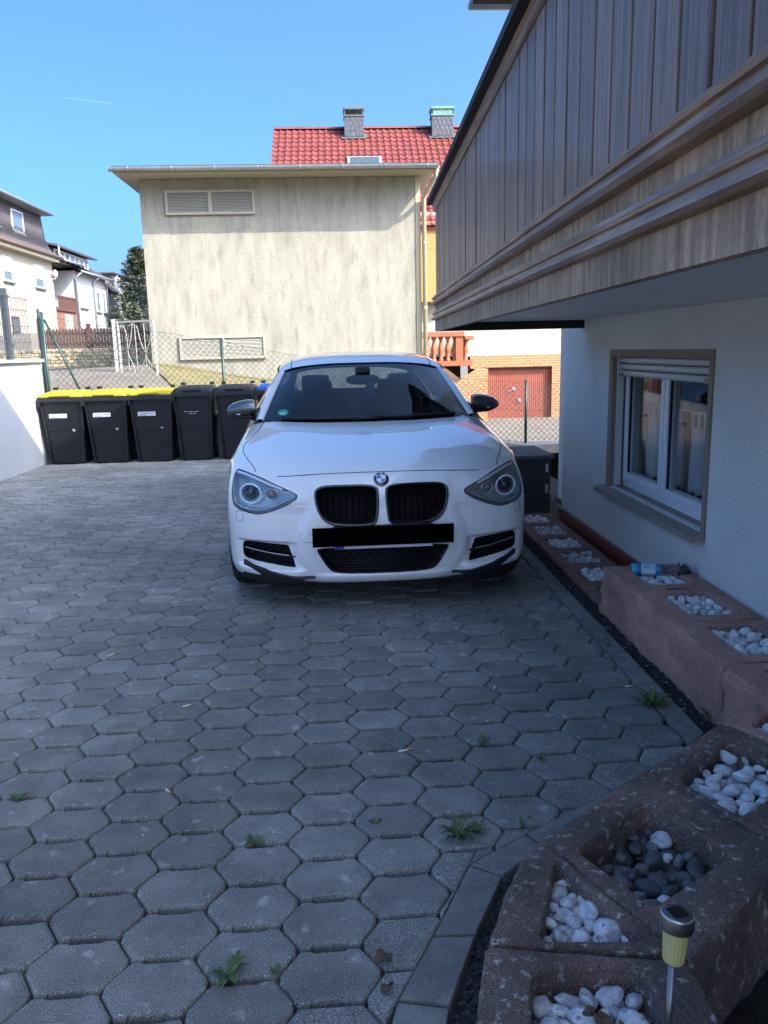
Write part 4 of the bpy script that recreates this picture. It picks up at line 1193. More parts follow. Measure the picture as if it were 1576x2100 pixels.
# ---- kidney grilles
for k, s in ((0, 1), (1, -1)):
    poly = HOLES[k]
    fr = MB(); ring = [(x, ny(x, z, -.002), z) for x, z in poly]
    fr.tube(ring, .0085, 6, closed=True)
    g = fr.build('kidney_grille', M_gblack, CAR)
    cx = sum(p[0] for p in poly) / len(poly)
    bk = MB(); n = len(poly)
    zc = sum(p[1] for p in poly) / n
    bk.add([(x, ny(x, z, .075), z) for x, z in poly] + [(cx, ny(cx, zc, .085), zc)], [(i, (i + 1) % n, n) for i in range(n)])
    bk.grid([[(x, ny(x, z, 0.0), z) for x, z in poly], [(x, ny(x, z, .077), z) for x, z in poly]], close=True)
    bk.build('grille_backing', M_gap, g)
    for t in range(9):
        x = s * (.055 + t * .0345)
        zs = [z for z in [i * .004 + .49 for i in range(60)] if sdist(poly, x, z)[0] < -.003]
        if len(zs) < 3: continue
        sl = MB(); rows = []
        for z in zs[::4] + [zs[-1]]:
            y = ny(x, z, .006)
            rows.append([(x - .0035, y + .045, z), (x - .0035, y + .006, z), (x, y, z), (x + .0035, y + .006, z), (x + .0035, y + .045, z)])
        sl.grid(rows, smooth=False); sl.build('grille_slat', M_gblack, g)
    hm = MB()
    for t in range(9):
        z = .525 + t * .013
        xs = [x for x in [s * (.03 + i * .006) for i in range(56)] if sdist(poly, x, z)[0] < -.012]
        if len(xs) > 3: hm.tube([(xs[0], ny(xs[0], z, .06), z), (xs[len(xs) // 2], ny(xs[len(xs) // 2], z, .06), z), (xs[-1], ny(xs[-1], z, .06), z)], .0022, 4)
    hm.build('cooling_fin', M_mesh, g)

# ---- head lamps
for k, s in ((2, 1), (3, -1)):
    poly = HOLES[k]; n = len(poly)
    h = MB()
    cx = sum(p[0] for p in poly) / n; cz = sum(p[1] for p in poly) / n
    def sh(x, z, f): return (cx + (x - cx) * f, cz + (z - cz) * f)
    r0 = [(x, ny(x, z, -.0005), z) for x, z in poly]
    r1 = [(*sh(x, z, .955), 0) for x, z in poly]
    r1 = [(a, ny(a, b, .004), b) for a, b, _ in r1]
    r2 = [sh(x, z, .93) for x, z in poly]; r2 = [(a, ny(a, b, .060), b) for a, b in r2]
    h.grid([r0, r1], mi=1, close=True); h.grid([r1, r2], mi=0, close=True)
    b0 = len(h.v); h.add(r2 + [(cx, ny(cx, cz, .075), cz)], [(i, (i + 1) % n, n) for i in range(n)])
    hl = h.build('headlight', [M_lamphousing, M_mblack], CAR)
    for (rx, rz_, rr, nm) in ((.718, .652, .060, 'main_lamp_ring'), (.598, .654, .036, 'inner_lamp_ring')):
        y = ny(s * rx, rz_, .03)
        yl = y if nm[0] == 'm' else y + .004
        t = MB(); pts = [(s * rx + rr * math.cos(a) * 1.0, yl + (.030 * math.cos(a) * s * (1 if s > 0 else 1)) * (1 if nm[0] == 'm' else .5), rz_ + rr * .90 * math.sin(a)) for a in [2 * math.pi * i / 40 for i in range(40)]]
        t.tube(pts, .0055 if nm[0] == 'm' else .0028, 8, closed=True)
        t.build(nm, M_ring if nm[0] == 'm' else M_chrome, hl)
        pj = MB(); mt = Matrix.Rotation(RAD(90), 4, 'X')
        pj.lathe([(rr * .86, -.035), (rr * .80, -.02), (rr * .66, -.012), (rr * .62, -.004), (rr * .45, .010), (rr * .2, .018), (.0005, .020)], 28, o=(s * rx, yl + .012, rz_), mtx=mt)
        pj.build('projector_lens', M_gblack if nm[0] == 'm' else M_amber, hl)
    eb = MB()
    ev = [(.535, .684), (.60, .702), (.68, .722), (.76, .738), (.812, .742)]
    rows = []
    for (x, z) in spline([(a, b) for a, b in ev], 6):
        y = ny(s * x, z, .012); rows.append([(s * x, y + .02, z + .008), (s * x, y, z + .006), (s * x, y, z - .007), (s * x, y + .025, z - .011)])
    eb.grid(rows); eb.build('eyebrow_light', M_ring, hl)
    lb = MB(); rows = []
    for (x, z) in spline([(.50, .640), (.56, .606), (.645, .575), (.73, .572), (.80, .590), (.815, .62)], 6):
        y = ny(s * x, z, .016); rows.append([(s * x, y + .03, z + .006), (s * x, y, z + .003), (s * x, y, z - .004), (s * x, y + .03, z - .006)])
    lb.grid(rows); lb.build('lower_trim', M_chrome, hl)
    surf_from(hole_faces[k], 'headlight_lens', M_lens, hl, off=-.001)

# ---- fog bays and the central intake
def recess(poly, depth, name, m, parent, shrink=.97):
    b = MB(); n = len(poly); cx = sum(p[0] for p in poly) / n; cz = sum(p[1] for p in poly) / n
    r0 = [(x, ny(x, z, .004), z) for x, z in poly]
    r1 = [(cx + (x - cx) * shrink, ny(x, z, depth), cz + (z - cz) * shrink) for x, z in poly]
    b.grid([r0, r1], close=True); b.add(r1 + [(cx, ny(cx, cz, depth), cz)], [(i, (i + 1) % n, n) for i in range(n)])
    return b.build(name, m, parent)
def hexmesh(poly, depth, pitch, rw, name, parent):
    b = MB(); x0 = min(p[0] for p in poly); x1 = max(p[0] for p in poly); z0 = min(p[1] for p in poly); z1 = max(p[1] for p in poly)
    i = 0; z = z0
    while z < z1:
        x = x0 + (pitch * .9 if i % 2 else 0)
        while x < x1:
            if sdist(poly, x, z)[0] < -.014:
                pts = [(x + pitch * .58 * math.cos(a) * 1.35, 0, z + pitch * .42 * math.sin(a)) for a in [math.pi / 3 * q for q in range(6)]]
                pts = [(a, ny(x, z, depth), c) for a, _, c in pts]
                b.tube(pts, rw, 3, closed=True)
            x += pitch * 1.8
        z += pitch * .42; i += 1
    return b.build(name, M_mesh, parent)
for k, s in ((4, 1), (5, -1)):
    f = recess(HOLES[k], .07, 'fog_intake', M_gap, CAR)
    hexmesh(HOLES[k], .05, .028, .0017, 'intake_mesh', f)
    b = MB(); rows = []
    for (x, z) in spline([(.478, .318), (.54, .320), (.62, .328), (.70, .338), (.775, .350)], 5):
        y = ny(s * x, z, -.004); rows.append([(s * x, y + .06, z + .006), (s * x, y, z + .005), (s * x, y - .002, z - .002), (s * x, y + .06, z - .008)])
    bl = b.grid(rows).build('intake_blade', M_gblack, f)
    b = MB(); rows = []
    for (x, z) in spline([(.515, .3245), (.60, .3315), (.68, .3415), (.760, .354)], 5):
        y = ny(s * x, z, -.007); rows.append([(s * x, y + .004, z + .0028), (s * x, y, z + .0024), (s * x, y, z - .0018), (s * x, y + .004, z - .003)])
    b.grid(rows).build('silver_strip', M_silver, f)
lowr = recess(LOW, .09, 'lower_intake', M_gap, CAR)
hexmesh([(x * .82, .30 + (z - .30) * .92) for x, z in LOW], .055, .03, .0018, 'intake_mesh', lowr)
b = MB()
for t in range(7):
    z = .245 + t * .016
    b.tube([(-.24 - t * .004, .062, z), (0, .055, z), (.24 + t * .004, .062, z)], .003, 4)
b.build('cooling_fin', M_mesh, lowr)
for k, par in ((6, lowr),):
    pts = [(x, ny(x, z, .002), z) for x, z in HOLES[k]]
    MB().tube(pts, .0045, 6, closed=True).build('intake_trim', M_mblack, par)
for k in (4, 5):
    MB().tube([(x, ny(x, z, .003), z) for x, z in HOLES[k]], .0035, 6, closed=True).build('bay_trim', M_mblack, CAR)
# ---- black splitter flaps under the corners
for s in (1, -1):
    b = MB(); rows = []
    U = spline([(.375, .214), (.43, .212), (.50, .217), (.60, .236), (.70, .260), (.775, .278)], 8)
    D = spline([(.376, .209), (.43, .200), (.50, .150), (.56, .140), (.68, .160), (.785, .180)], 8)
    def my(x, z): return min(ny(s * min(x, .845), zz) for zz in (max(z - .02, .19), max(z, .19), max(z + .012, .19), max(z + .025, .19)))
    YU = [my(x, z) for x, z in U]; YD = [my(x, z) - .004 for x, z in D]
    for _ in range(4):
        YU = [YU[0]] + [(YU[i - 1] + 2 * YU[i] + YU[i + 1]) / 4 for i in range(1, len(YU) - 1)] + [YU[-1]]
        YD = [YD[0]] + [(YD[i - 1] + 2 * YD[i] + YD[i + 1]) / 4 for i in range(1, len(YD) - 1)] + [YD[-1]]
    for (xu, zu), (xd, zd), yu, yd in zip(U, D, YU, YD):
        yu -= .006; yd -= .006
        rows.append([(s * xu, yu + .02, zu + .003), (s * xu, yu - .007, zu + .003), (s * xu, yu - .009, zu - .004), (s * (xu + xd) / 2, (yu + yd) / 2 - .010, (zu + zd) / 2), (s * xd, yd - .010, zd), (s * xd, yd + .05, zd - .002)])
    b.grid(rows).build('splitter_flap', M_mblack, CAR)
# ---- number plate holder, the plate behind an added redaction bar, emblem, covers
b = MB(); b.box(-.268, .268, -.030, .0, .378, .502, bev=.004); ph = b.build('plate_holder', M_mblack, CAR)
MB().box(-.262, .262, -.036, -.031, .381, .497, bev=.002).build('number_plate', M_platewhite, ph)
MB().box(-.260, -.214, -.0385, -.0365, .383, .495).build('country_strip', M_eublue, ph)
MB().box(-.380, .376, -.048, -.040, .399, .502).build('redaction_bar', M_redaction, ph)  # added black redaction bar in front of the plate, not a car part
ez, er = .735, .041
ey = ny(0, ez, 0)
nrm = Vector((0, -(ny(0, ez + .02) - ny(0, ez - .02)) * 0 - 1, (ny(0, ez + .02) - ny(0, ez - .02)) / .04)).normalized()
mt = nrm.to_track_quat('Z', 'Y').to_matrix().to_4x4()
e = MB(); e.lathe([(er, 0), (er, .004), (er * .95, .0065), (er * .64, .0065)], 32, o=(0, ey, ez), mtx=mt)
em = e.build('emblem', M_gblack, CAR)
MB().lathe([(er * 1.03, -.001), (er * 1.03, .004), (er * .97, .006)], 32, o=(0, ey, ez), mtx=mt).build('emblem_rim', M_silver, em)
for q in range(4):
    w = MB(); pts = [(0, 0, .0068)] + [(er * .63 * math.cos(RAD(90 * q + i * 15)), er * .63 * math.sin(RAD(90 * q + i * 15)), .0068) for i in range(7)]
    w.add([mt @ Vector(p) + Vector((0, ey, ez)) for p in pts], [tuple(range(8))])
    w.build('emblem_quarter', M_blue if q % 2 else M_white, em)
MB().lathe([(er * .66, .0066), (er * .66, .0076), (er * .62, .0076), (er * .62, .0066)], 28, o=(0, ey, ez), mtx=mt).build('emblem_ring', M_silver, em)
# the initials round the rim
def stroke_text(b, glyphs, m4, th):
    for seg in glyphs:
        for a, c in zip(seg, seg[1:]):
            pa = m4 @ Vector((a[0], a[1], .0068)); pc = m4 @ Vector((c[0], c[1], .0068))
            b.bar(pa, pc, th, .0008, up=nrm)
LET = {'B': [[(-.4, -.5), (-.4, .5), (.2, .5), (.35, .3), (.2, .05), (-.4, .05)], [(.2, .05), (.4, -.2), (.2, -.5), (-.4, -.5)]],
       'M': [[(-.5, -.5), (-.45, .5), (0, -.3), (.45, .5), (.5, -.5)]], 'W': [[(-.5, .5), (-.25, -.5), (0, .3), (.25, -.5), (.5, .5)]]}
lt = MB()
for ch, ang in (('B', 138), ('M', 90), ('W', 42)):
    a = RAD(ang); sc = .0115
    m4 = Matrix.Translation((0, ey, ez)) @ mt @ Matrix.Translation((er * .80 * math.cos(a), er * .80 * math.sin(a), 0)) @ Matrix.Rotation(a - math.pi / 2, 4, 'Z') @ Matrix.Scale(sc, 4)
    m4z = m4.copy()
    for seg in LET[ch]:
        for p, q in zip(seg, seg[1:]):
            lt.bar(m4 @ Vector((p[0], p[1], .0068 / sc)), m4 @ Vector((q[0], q[1], .0068 / sc)), .0022, .0010, up=nrm)
lt.build('emblem_lettering', M_white, em)
for s in (1, -1):   # lamp washer covers and the towing-eye cover, scribed into the paint
    b = MB(); loop = rnd([(.762, .508), (.768, .502), (.800, .502), (.806, .508), (.806, .552), (.800, .558), (.768, .558), (.762, .552)], 1)
    b.tube([(s * x, ny(s * x, z, -.0004), z) for x, z in loop], .0011, 4, closed=True); b.build('washer_cover', M_gap, CAR)
b = MB(); loop = rnd([(-.455, .455), (-.44, .408), (-.375, .408), (-.375, .457)], 1)
b.tube([(x, ny(x, z, -.0004), z) for x, z in loop], .0011, 4, closed=True); b.build('towing_eye_cover', M_gap, CAR)

# ---- bonnet, wings
ncT = len(top[0]); nrT = len(top)
SEAM = sum(PER_C[:4]) - 2
def seam_col(i):
    """column where bonnet and wing part, row by row"""
    t = i / (nrT - 1)
    return int(SEAM + PER_C[4] * (0.05 + 1.35 * ss(0, .38, t) - 1.12 * ss(.55, 1.0, t)))
def sub(grid_, keep, name, m, parent, off=None, mirror=1, skirt=True):
    vs = {}; V_ = []; F_ = []
    for i in range(len(grid_) - 1):
        for j in range(len(grid_[0]) - 1):
            if keep(i, j):
                g = []
                for (a, b_) in ((i, j), (i, j + 1), (i + 1, j + 1), (i + 1, j)):
                    if (a, b_) not in vs:
                        vs[(a, b_)] = len(V_); p = grid_[a][b_]
                        V_.append((p[0] * mirror, p[1], p[2]))
                    g.append(vs[(a, b_)])
                F_.append(g)
    b = MB(); b.add(V_, F_, 0, True)
    me = b.mesh(name, m)
    bm = bmesh.new(); bm.from_mesh(me)
    be = [e for e in bm.edges if e.is_boundary] if skirt else []
    r = bmesh.ops.extrude_edge_only(bm, edges=be) if be else {'geom': []}
    for g in r['geom']:
        if isinstance(g, bmesh.types.BMVert): g.co.z -= .03
    bmesh.ops.recalc_face_normals(bm, faces=bm.faces[:])
    for e in bm.edges:
        if len(e.link_faces) == 2 and e.calc_face_angle(0) > .7: e.smooth = False
    for f in bm.faces: f.smooth = True
    bm.to_mesh(me); bm.free()
    return put(name, me, parent)
# a bonnet grid whose outer column follows the seam exactly, so that the gap is an even line
def resample(row, s0, s1, n):
    out = []
    for k in range(n + 1):
        f = s0 + (s1 - s0) * k / n
        i = min(int(f), len(row) - 2); t = f - i
        out.append(tuple(a + (c - a) * t for a, c in zip(row[i], row[i + 1])))
    return out
def seamf(i):
    t = i / (nrT - 1.0)
    return SEAM + PER_C[4] * (0.35 + .92 * ss(0, .5, t) - .92 * ss(.55, 1.0, t))
gapc = .16
hood_h = [resample(r, 0, seamf(i) - gapc, 90) for i, r in enumerate(top)]
hood_f = full(hood_h)
for j, p in enumerate(hood_f[0]):      # pull the leading edge back: the shut line over the nose
    q = hood_f[1][j]; d = Vector(q) - Vector(p); d.normalize(); hood_f[0][j] = tuple(Vector(p) + d * .0045)
sub(hood_f, lambda i, j: True, 'bonnet', M_paint, CAR)
for s in (1, -1):
    wing = [resample(r, seamf(i) + gapc, ncT - 1, 60) for i, r in enumerate(top)]
    sub(wing, lambda i, j: True, 'front_wing', M_paint, CAR, mirror=s, skirt=False)
    sl_ = MB(); sl_.tube([(s * resample(r, seamf(i), seamf(i) + .01, 1)[0][0], resample(r, seamf(i), seamf(i) + .01, 1)[0][1], resample(r, seamf(i), seamf(i) + .01, 1)[0][2] + .0002) for i, r in enumerate(top)], .0024, 5); sl_.build('shut_line', M_gap, CAR)
sl_ = MB(); sl_.tube([(p[0], p[1] + .001, p[2] + .0008) for p in full(top)[0] if abs(p[0]) < .57], .0026, 5); sl_.build('shut_line', M_gap, CAR)
# dark liner under the shut lines
lin = MB(); lin.grid([[(p[0] * .985, p[1] + .012, p[2] - .016) for p in r[::4]] for r in full(top)[::3]])
lin.grid([[(p[0] * .97, p[1] + .12, p[2]) for p in r[::6]] for r in full(nose)[4:-30:8]])
lin.grid([[(p[0] * .99, p[1] + .02, p[2] - .004) for p in r[::4]] for r in full(nose)[-6:]])
lin.build('inner_liner', M_gap, CAR, fix=False)

# ---- sides with wheel arches
def side_x(y, z):
    u = (z - .52) / .33
    x = .8835 - .016 * u * u if u > 0 else .8835 - .03 * u * u
    x -= .012 * ss(.26, .2, z)
    x -= .09 * ss(3.7, 4.25, y) ** 1.5
    return x
def side_top(y):
    pts = [(.66, .69), (.735, .772), (.84, .782), (.96, .792), (1.14, .80), (1.45, .812), (1.8, .84), (2.6, .875), (3.4, .905), (4.1, .92), (4.3, .90)]
    for (a, b_), (c, d) in zip(pts, pts[1:]):
        if a <= y <= c: return b_ + (d - b_) * (y - a) / (c - a)
    return pts[-1][1]
ARCH = [(.78, .318, .352), (3.47, .318, .352)]
for s in (1, -1):
    ny_, nz_ = 200, 40
    P = []; ok = []
    for i in range(ny_ + 1):
        y = .66 + (4.27 - .66) * i / ny_
        r = []
        for j in range(nz_ + 1):
            z = .20 + (side_top(y) - .20) * j / nz_
            yy, zz = y, z
            for (ay, az, ar) in ARCH:
                d = math.hypot(yy - ay, zz - az)
                if abs(d - ar) < .010 and d > 1e-3:
                    yy = ay + (yy - ay) / d * ar; zz = az + (zz - az) / d * ar
            r.append((s * side_x(yy, zz), yy, zz))
        P.append(r)
    F_ = []; vv = [p for r in P for p in r]
    for i in range(ny_):
        for j in range(nz_):
            q = [i * (nz_ + 1) + j, (i + 1) * (nz_ + 1) + j, (i + 1) * (nz_ + 1) + j + 1, i * (nz_ + 1) + j + 1]
            cy = sum(vv[k][1] for k in q) / 4; cz = sum(vv[k][2] for k in q) / 4
            if any(math.hypot(cy - a, cz - b_) < r_ for a, b_, r_ in ARCH): continue
            F_.append(q)
    b = MB(); b.add(vv, F_, 0, True); me = b.mesh('side_panel', M_paint)
    bm = bmesh.new(); bm.from_mesh(me)
    bmesh.ops.delete(bm, geom=[v for v in bm.verts if not v.link_faces], context='VERTS')
    be = [e for e in bm.edges if e.is_boundary]
    r = bmesh.ops.extrude_edge_only(bm, edges=be)
    for g in r['geom']:
        if isinstance(g, bmesh.types.BMVert): g.co.x -= s * .04
    bmesh.ops.recalc_face_normals(bm, faces=bm.faces[:])
    for e in bm.edges:
        if len(e.link_faces) == 2 and e.calc_face_angle(0) > .7: e.smooth = False
    for f in bm.faces: f.smooth = True
    bm.to_mesh(me); bm.free()
    sd = put('side_panel', me, CAR)
    for yg in (1.52, 2.55):
        MB().bar((s * (side_x(yg, .5) + .0008), yg, .24), (s * (side_x(yg, .80) + .0008), yg + .02, .80), .004, .002, up=(s, 0, 0)).build('door_gap', M_gap, sd)
    for yg in (2.35, 3.25):
        MB().bbox(s * (side_x(yg, .78) + .012), yg, .765, .012, .09, .014, .008).build('door_handle', M_paint, sd)
    MB().box(min(s * .80, s * .85), max(s * .80, s * .85), 1.15, 3.1, .16, .21, bev=.01).build('sill_trim', M_mblack, sd)
    for (ay, az, ar) in ARCH:     # wheel housings
        w = MB(); rows = []
        for i in range(25):
            a = math.pi * (-.15 + 1.3 * i / 24)
            rows.append([(s * .865, ay + (ar + .004) * math.cos(a), az + (ar + .004) * math.sin(a)), (s * .60, ay + (ar + .004) * math.cos(a), az + (ar + .004) * math.sin(a))])
        w.grid(rows); w.build('wheel_housing', M_gap, CAR)

# ---- wheels
def wheel(x, y):
    s = 1 if x > 0 else -1
    R = .319; W = .1125
    mt = Matrix.Rotation(RAD(90) * s, 4, 'Y')
    ty = MB(); ty.lathe([(.232, -W * .9), (.25, -W), (.285, -W * 1.04), (R - .012, -W * .93), (R - .001, -W * .78), (R, -W * .4), (R, 0), (R, W * .4), (R - .001, W * .78), (R - .012, W * .93), (.285, W * 1.04), (.25, W), (.232, W * .9)], 48, o=(x, y, R), mtx=mt)
    wh = MB()
    wh.lathe([(.232, -W * .9), (.225, -W * .5), (.21, .0), (.225, W * .6), (.232, W * .9), (.240, W * .95)], 40, o=(x, y, R), mtx=mt)
    w = wh.build('wheel', M_alloy, CAR)
    ty.build('tyre', M_rubber, w)
    for q in range(5):
        sp = MB()
        for dq in (-7, 7):
            a = RAD(72 * q); a2 = RAD(72 * q + dq)
            c0 = Vector((x + s * .085, y + .05 * math.cos(a), R + .05 * math.sin(a))); c1 = Vector((x + s * .092, y + .222 * math.cos(a2), R + .222 * math.sin(a2)))
            sp.bar(c0, c1, .026, .03, up=(1, 0, 0))
        sp.build('spoke', M_alloy, w)
    MB().lathe([(.062, 0), (.06, .012), (.03, .016), (.001, .016)], 24, o=(x + s * .086, y, R), mtx=mt).build('hub_cap', M_alloy, w)
    MB().lathe([(.165, -.02), (.165, .005), (.06, .006)], 32, o=(x + s * .03, y, R), mtx=mt).build('brake_disc', M_silver, w)
for x in (-.768, .768):
    for y in (.78, 3.47): wheel(x, y)

# ---- greenhouse
WS = [[(0, 1.205, .945), (.2, 1.212, .947), (.4, 1.248, .950), (.58, 1.315, .956), (.715, 1.41, .962)],
      [(0, 1.42, 1.065), (.2, 1.427, 1.065), (.39, 1.458, 1.064), (.56, 1.525, 1.059), (.680, 1.605, 1.052)],
      [(0, 1.68, 1.20), (.2, 1.686, 1.20), (.37, 1.715, 1.194), (.525, 1.775, 1.181), (.632, 1.84, 1.166)],
      [(0, 1.975, 1.323), (.2, 1.98, 1.322), (.36, 2.0, 1.314), (.49, 2.04, 1.299), (.582, 2.085, 1.276)]]
ws = full(net_eval(WS, 10, 10))
scr = MB().grid(ws).build('windscreen', M_screen, CAR, fix=False)
# black printed band round the glass
band = MB(); n0 = len(ws); m0 = len(ws[0])
def wpt(u, v, o=.003):
    i = min(v * (n0 - 1), n0 - 1.001); j = min(u * (m0 - 1), m0 - 1.001)
    a, b_ = int(i), int(j); fi, fj = i - a, j - b_
    p = Vector(ws[a][b_]) * (1 - fi) * (1 - fj) + Vector(ws[a + 1][b_]) * fi * (1 - fj) + Vector(ws[a][b_ + 1]) * (1 - fi) * fj + Vector(ws[a + 1][b_ + 1]) * fi * fj
    return p + Vector((0, .8, -.6)) * o
N_ = 60
bt = .05
for (f0, f1) in ((lambda t: (t, 0), lambda t: (t, .07)), (lambda t: (t, 1), lambda t: (t, .955)), (lambda t: (0, t), lambda t: (.028, t)), (lambda t: (1, t), lambda t: (.972, t))):
    band.grid([[wpt(*f0(i / N_)) for i in range(N_ + 1)], [wpt(*f1(i / N_)) for i in range(N_ + 1)]])
band.build('screen_border', M_gblack, scr, fix=False)
# A pillars, roof, rails
ROOF = [[(0, 1.972, 1.330), (.2, 1.977, 1.329), (.36, 1.997, 1.321), (.50, 2.035, 1.305), (.585, 2.082, 1.283), (.635, 2.11, 1.262)],
        [(0, 2.22, 1.380), (.2, 2.22, 1.379), (.37, 2.23, 1.370), (.51, 2.25, 1.350), (.595, 2.27, 1.322), (.642, 2.28, 1.290)],
        [(0, 2.65, 1.410), (.2, 2.65, 1.408), (.38, 2.65, 1.398), (.52, 2.65, 1.376), (.605, 2.65, 1.343), (.648, 2.65, 1.305)],
        [(0, 3.2, 1.404), (.2, 3.2, 1.402), (.38, 3.2, 1.391), (.52, 3.2, 1.368), (.60, 3.2, 1.335), (.642, 3.2, 1.298)],
        [(0, 3.7, 1.362), (.2, 3.7, 1.360), (.37, 3.7, 1.348), (.50, 3.7, 1.326), (.58, 3.7, 1.295), (.62, 3.7, 1.262)],
        [(0, 4.02, 1.318), (.2, 4.015, 1.316), (.36, 4.0, 1.304), (.48, 3.98, 1.282), (.55, 3.95, 1.255), (.60, 3.92, 1.225)]]
rf = full(net_eval(ROOF, 9, 9))
roof = MB().grid(rf).build('roof', M_paint, CAR, fix=False)
for s in (1, -1):
    ap = MB(); rows = []
    inn = [ws[round(v * (n0 - 1))][m0 - 1 if s > 0 else 0] for v in [i / 12 for i in range(13)]]
    out = spline([(.775, 1.445, .948), (.742, 1.64, 1.045), (.692, 1.88, 1.165), (.637, 2.11, 1.262)], 4)
    for a, c in zip(inn, out):
        a = Vector((abs(a[0]), a[1], a[2])); c = Vector(c); m_ = (a + c) / 2 + Vector((.004, -.012, .016))
        rows.append([Vector((s * q[0], q[1], q[2])) for q in (a + Vector((.001, .02, -.03)), a + Vector((.003, -.004, .003)), m_, c + Vector((0, -.006, .004)), c + Vector((-.01, .02, -.02)))])
    ap.grid(rows); ap.build('windscreen_pillar', M_paint, CAR)
    MB().tube([(s * r[-1][0] if s > 0 else r[0][0], (r[-1] if s > 0 else r[0])[1], (r[-1] if s > 0 else r[0])[2]) for r in rf], .008, 6).build('roof_seal', M_mblack, roof)
    MB().tube([(s * .535, a, b_) for a, b_ in ((2.05, 1.301), (2.25, 1.346), (2.65, 1.374), (3.2, 1.366), (3.7, 1.321))], .003, 4).build('roof_seam', M_gap, roof)
    # side glass with black surround
    topc = spline([(.745, 1.55, 1.01), (.70, 1.85, 1.155), (.642, 2.12, 1.262), (.644, 2.65, 1.30), (.638, 3.2, 1.293), (.62, 3.65, 1.258), (.60, 3.90, 1.215)], 6)
    botc = spline([(.835, 1.50, .905), (.842, 1.80, .925), (.845, 2.12, .94), (.845, 2.65, .958), (.835, 3.2, .975), (.81, 3.6, .985), (.77, 3.95, 1.0)], 6)
    MB().grid([[Vector((s * p[0], p[1], p[2])) for p in topc], [Vector((s * (p[0] * .48 + q[0] * .52 + .012), (p[1] + q[1]) / 2, (p[2] + q[2]) / 2)) for p, q in zip(topc, botc)], [Vector((s * q[0], q[1], q[2])) for q in botc]]).build('side_glass', M_tint, CAR)
    for a in (13, 25):
        MB().grid([[Vector((s * (topc[a + d][0] + .004), topc[a + d][1], topc[a + d][2])) for d in (0, 1)], [Vector((s * (botc[a + d][0] + .004), botc[a + d][1], botc[a + d][2])) for d in (0, 1)]]).build('door_pillar', M_gblack, CAR)
    rows = []
    for q in botc:
        yy = q[1]; rows.append([Vector((s * (q[0] + .002), yy, q[2] + .006)), Vector((s * (q[0] + .012), yy, q[2] - .012)), Vector((s * (side_x(yy, side_top(yy)) - .001), yy, side_top(yy) - .002))])
    MB().grid(rows).build('shoulder', M_paint, CAR)
    rows = [[Vector((s * .772, 1.41, .934)), Vector((s * .836, 1.43, .895)), Vector((s * .884, 1.45, .812))], [Vector((s * .80, 1.47, .93)), Vector((s * .842, 1.50, .893)), Vector((s * .883, 1.52, .812))]]
    MB().grid(rows).build('wing_corner', M_paint, CAR)
# tail: hatch, rear window, rear bumper
TL = [[(0, 4.02, 1.315), (.3, 4.005, 1.308), (.50, 3.97, 1.275), (.60, 3.92, 1.225)],
      [(0, 4.20, 1.02), (.3, 4.185, 1.02), (.55, 4.12, 1.01), (.77, 3.97, .99)],
      [(0, 4.27, .90), (.3, 4.255, .90), (.58, 4.20, .90), (.80, 4.13, .90)],
      [(0, 4.30, .62), (.3, 4.29, .62), (.60, 4.25, .62), (.80, 4.20, .62)],
      [(0, 4.33, .48), (.3, 4.32, .48), (.62, 4.28, .46), (.81, 4.22, .46)],
      [(0, 4.28, .22), (.3, 4.27, .22), (.62, 4.22, .22), (.79, 4.15, .22)]]
tl = full(net_eval(TL, 8, [10, 4, 6, 4, 6]))
nt_ = len(tl[0])
hatch = MB(); gl_ = MB()
hv = [p for r in tl for p in r]; hf = []; gf = []
for i in range(len(tl) - 1):
    for j in range(nt_ - 1):
        q = (i * nt_ + j, i * nt_ + j + 1, (i + 1) * nt_ + j + 1, (i + 1) * nt_ + j)
        (gf if (2 <= i < 9 and 6 <= j < nt_ - 7) else hf).append(q)
hatch.add(hv, hf, 0, True).build('tailgate', M_paint, CAR, fix=False)
gl_.add(hv, gf, 0, True).build('rear_window', glass('rear_glass', tint=(.85, .88, .88), base=.03), CAR, fix=False)
# floor and firewall so that no light leaks in
MB().box(-.79, .79, 1.2, 4.15, .18, .21).box(-.78, .78, 1.15, 1.2, .2, .86).build('floor_pan', M_gap, CAR)
# ---- cabin
d = MB(); rows = []
for x in [-.68 + 1.36 * i / 16 for i in range(17)]:
    e = 1 - abs(x) / .9
    hump = .035 * math.exp(-((x - .36) / .16) ** 2)
    rows.append([(x, 1.30 + .10 * (1 - e), .90), (x, 1.42, .935), (x, 1.62, .935 + hump), (x, 1.76, .925 + hump), (x, 1.80, .86), (x, 1.78, .6), (x, 1.75, .22)])
d.grid(rows).build('dashboard', M_interior, CAR)
sw = MB(); mt = Matrix.Rotation(RAD(-65), 4, 'X')
cs = Vector((.36, 1.93, .86))
sw.tube([cs + mt @ Vector((.185 * math.cos(a), .185 * math.sin(a), 0)) for a in [2 * math.pi * i / 32 for i in range(32)]], .016, 8, closed=True)
sw.lathe([(.07, -.02), (.065, .02), (.001, .03)], 20, o=cs, mtx=mt)
for a in (0, math.pi, -math.pi / 2): sw.bar(cs, cs + mt @ Vector((.18 * math.cos(a), .18 * math.sin(a), 0)), .035, .015)
sw.build('steering_wheel', M_interior, CAR)
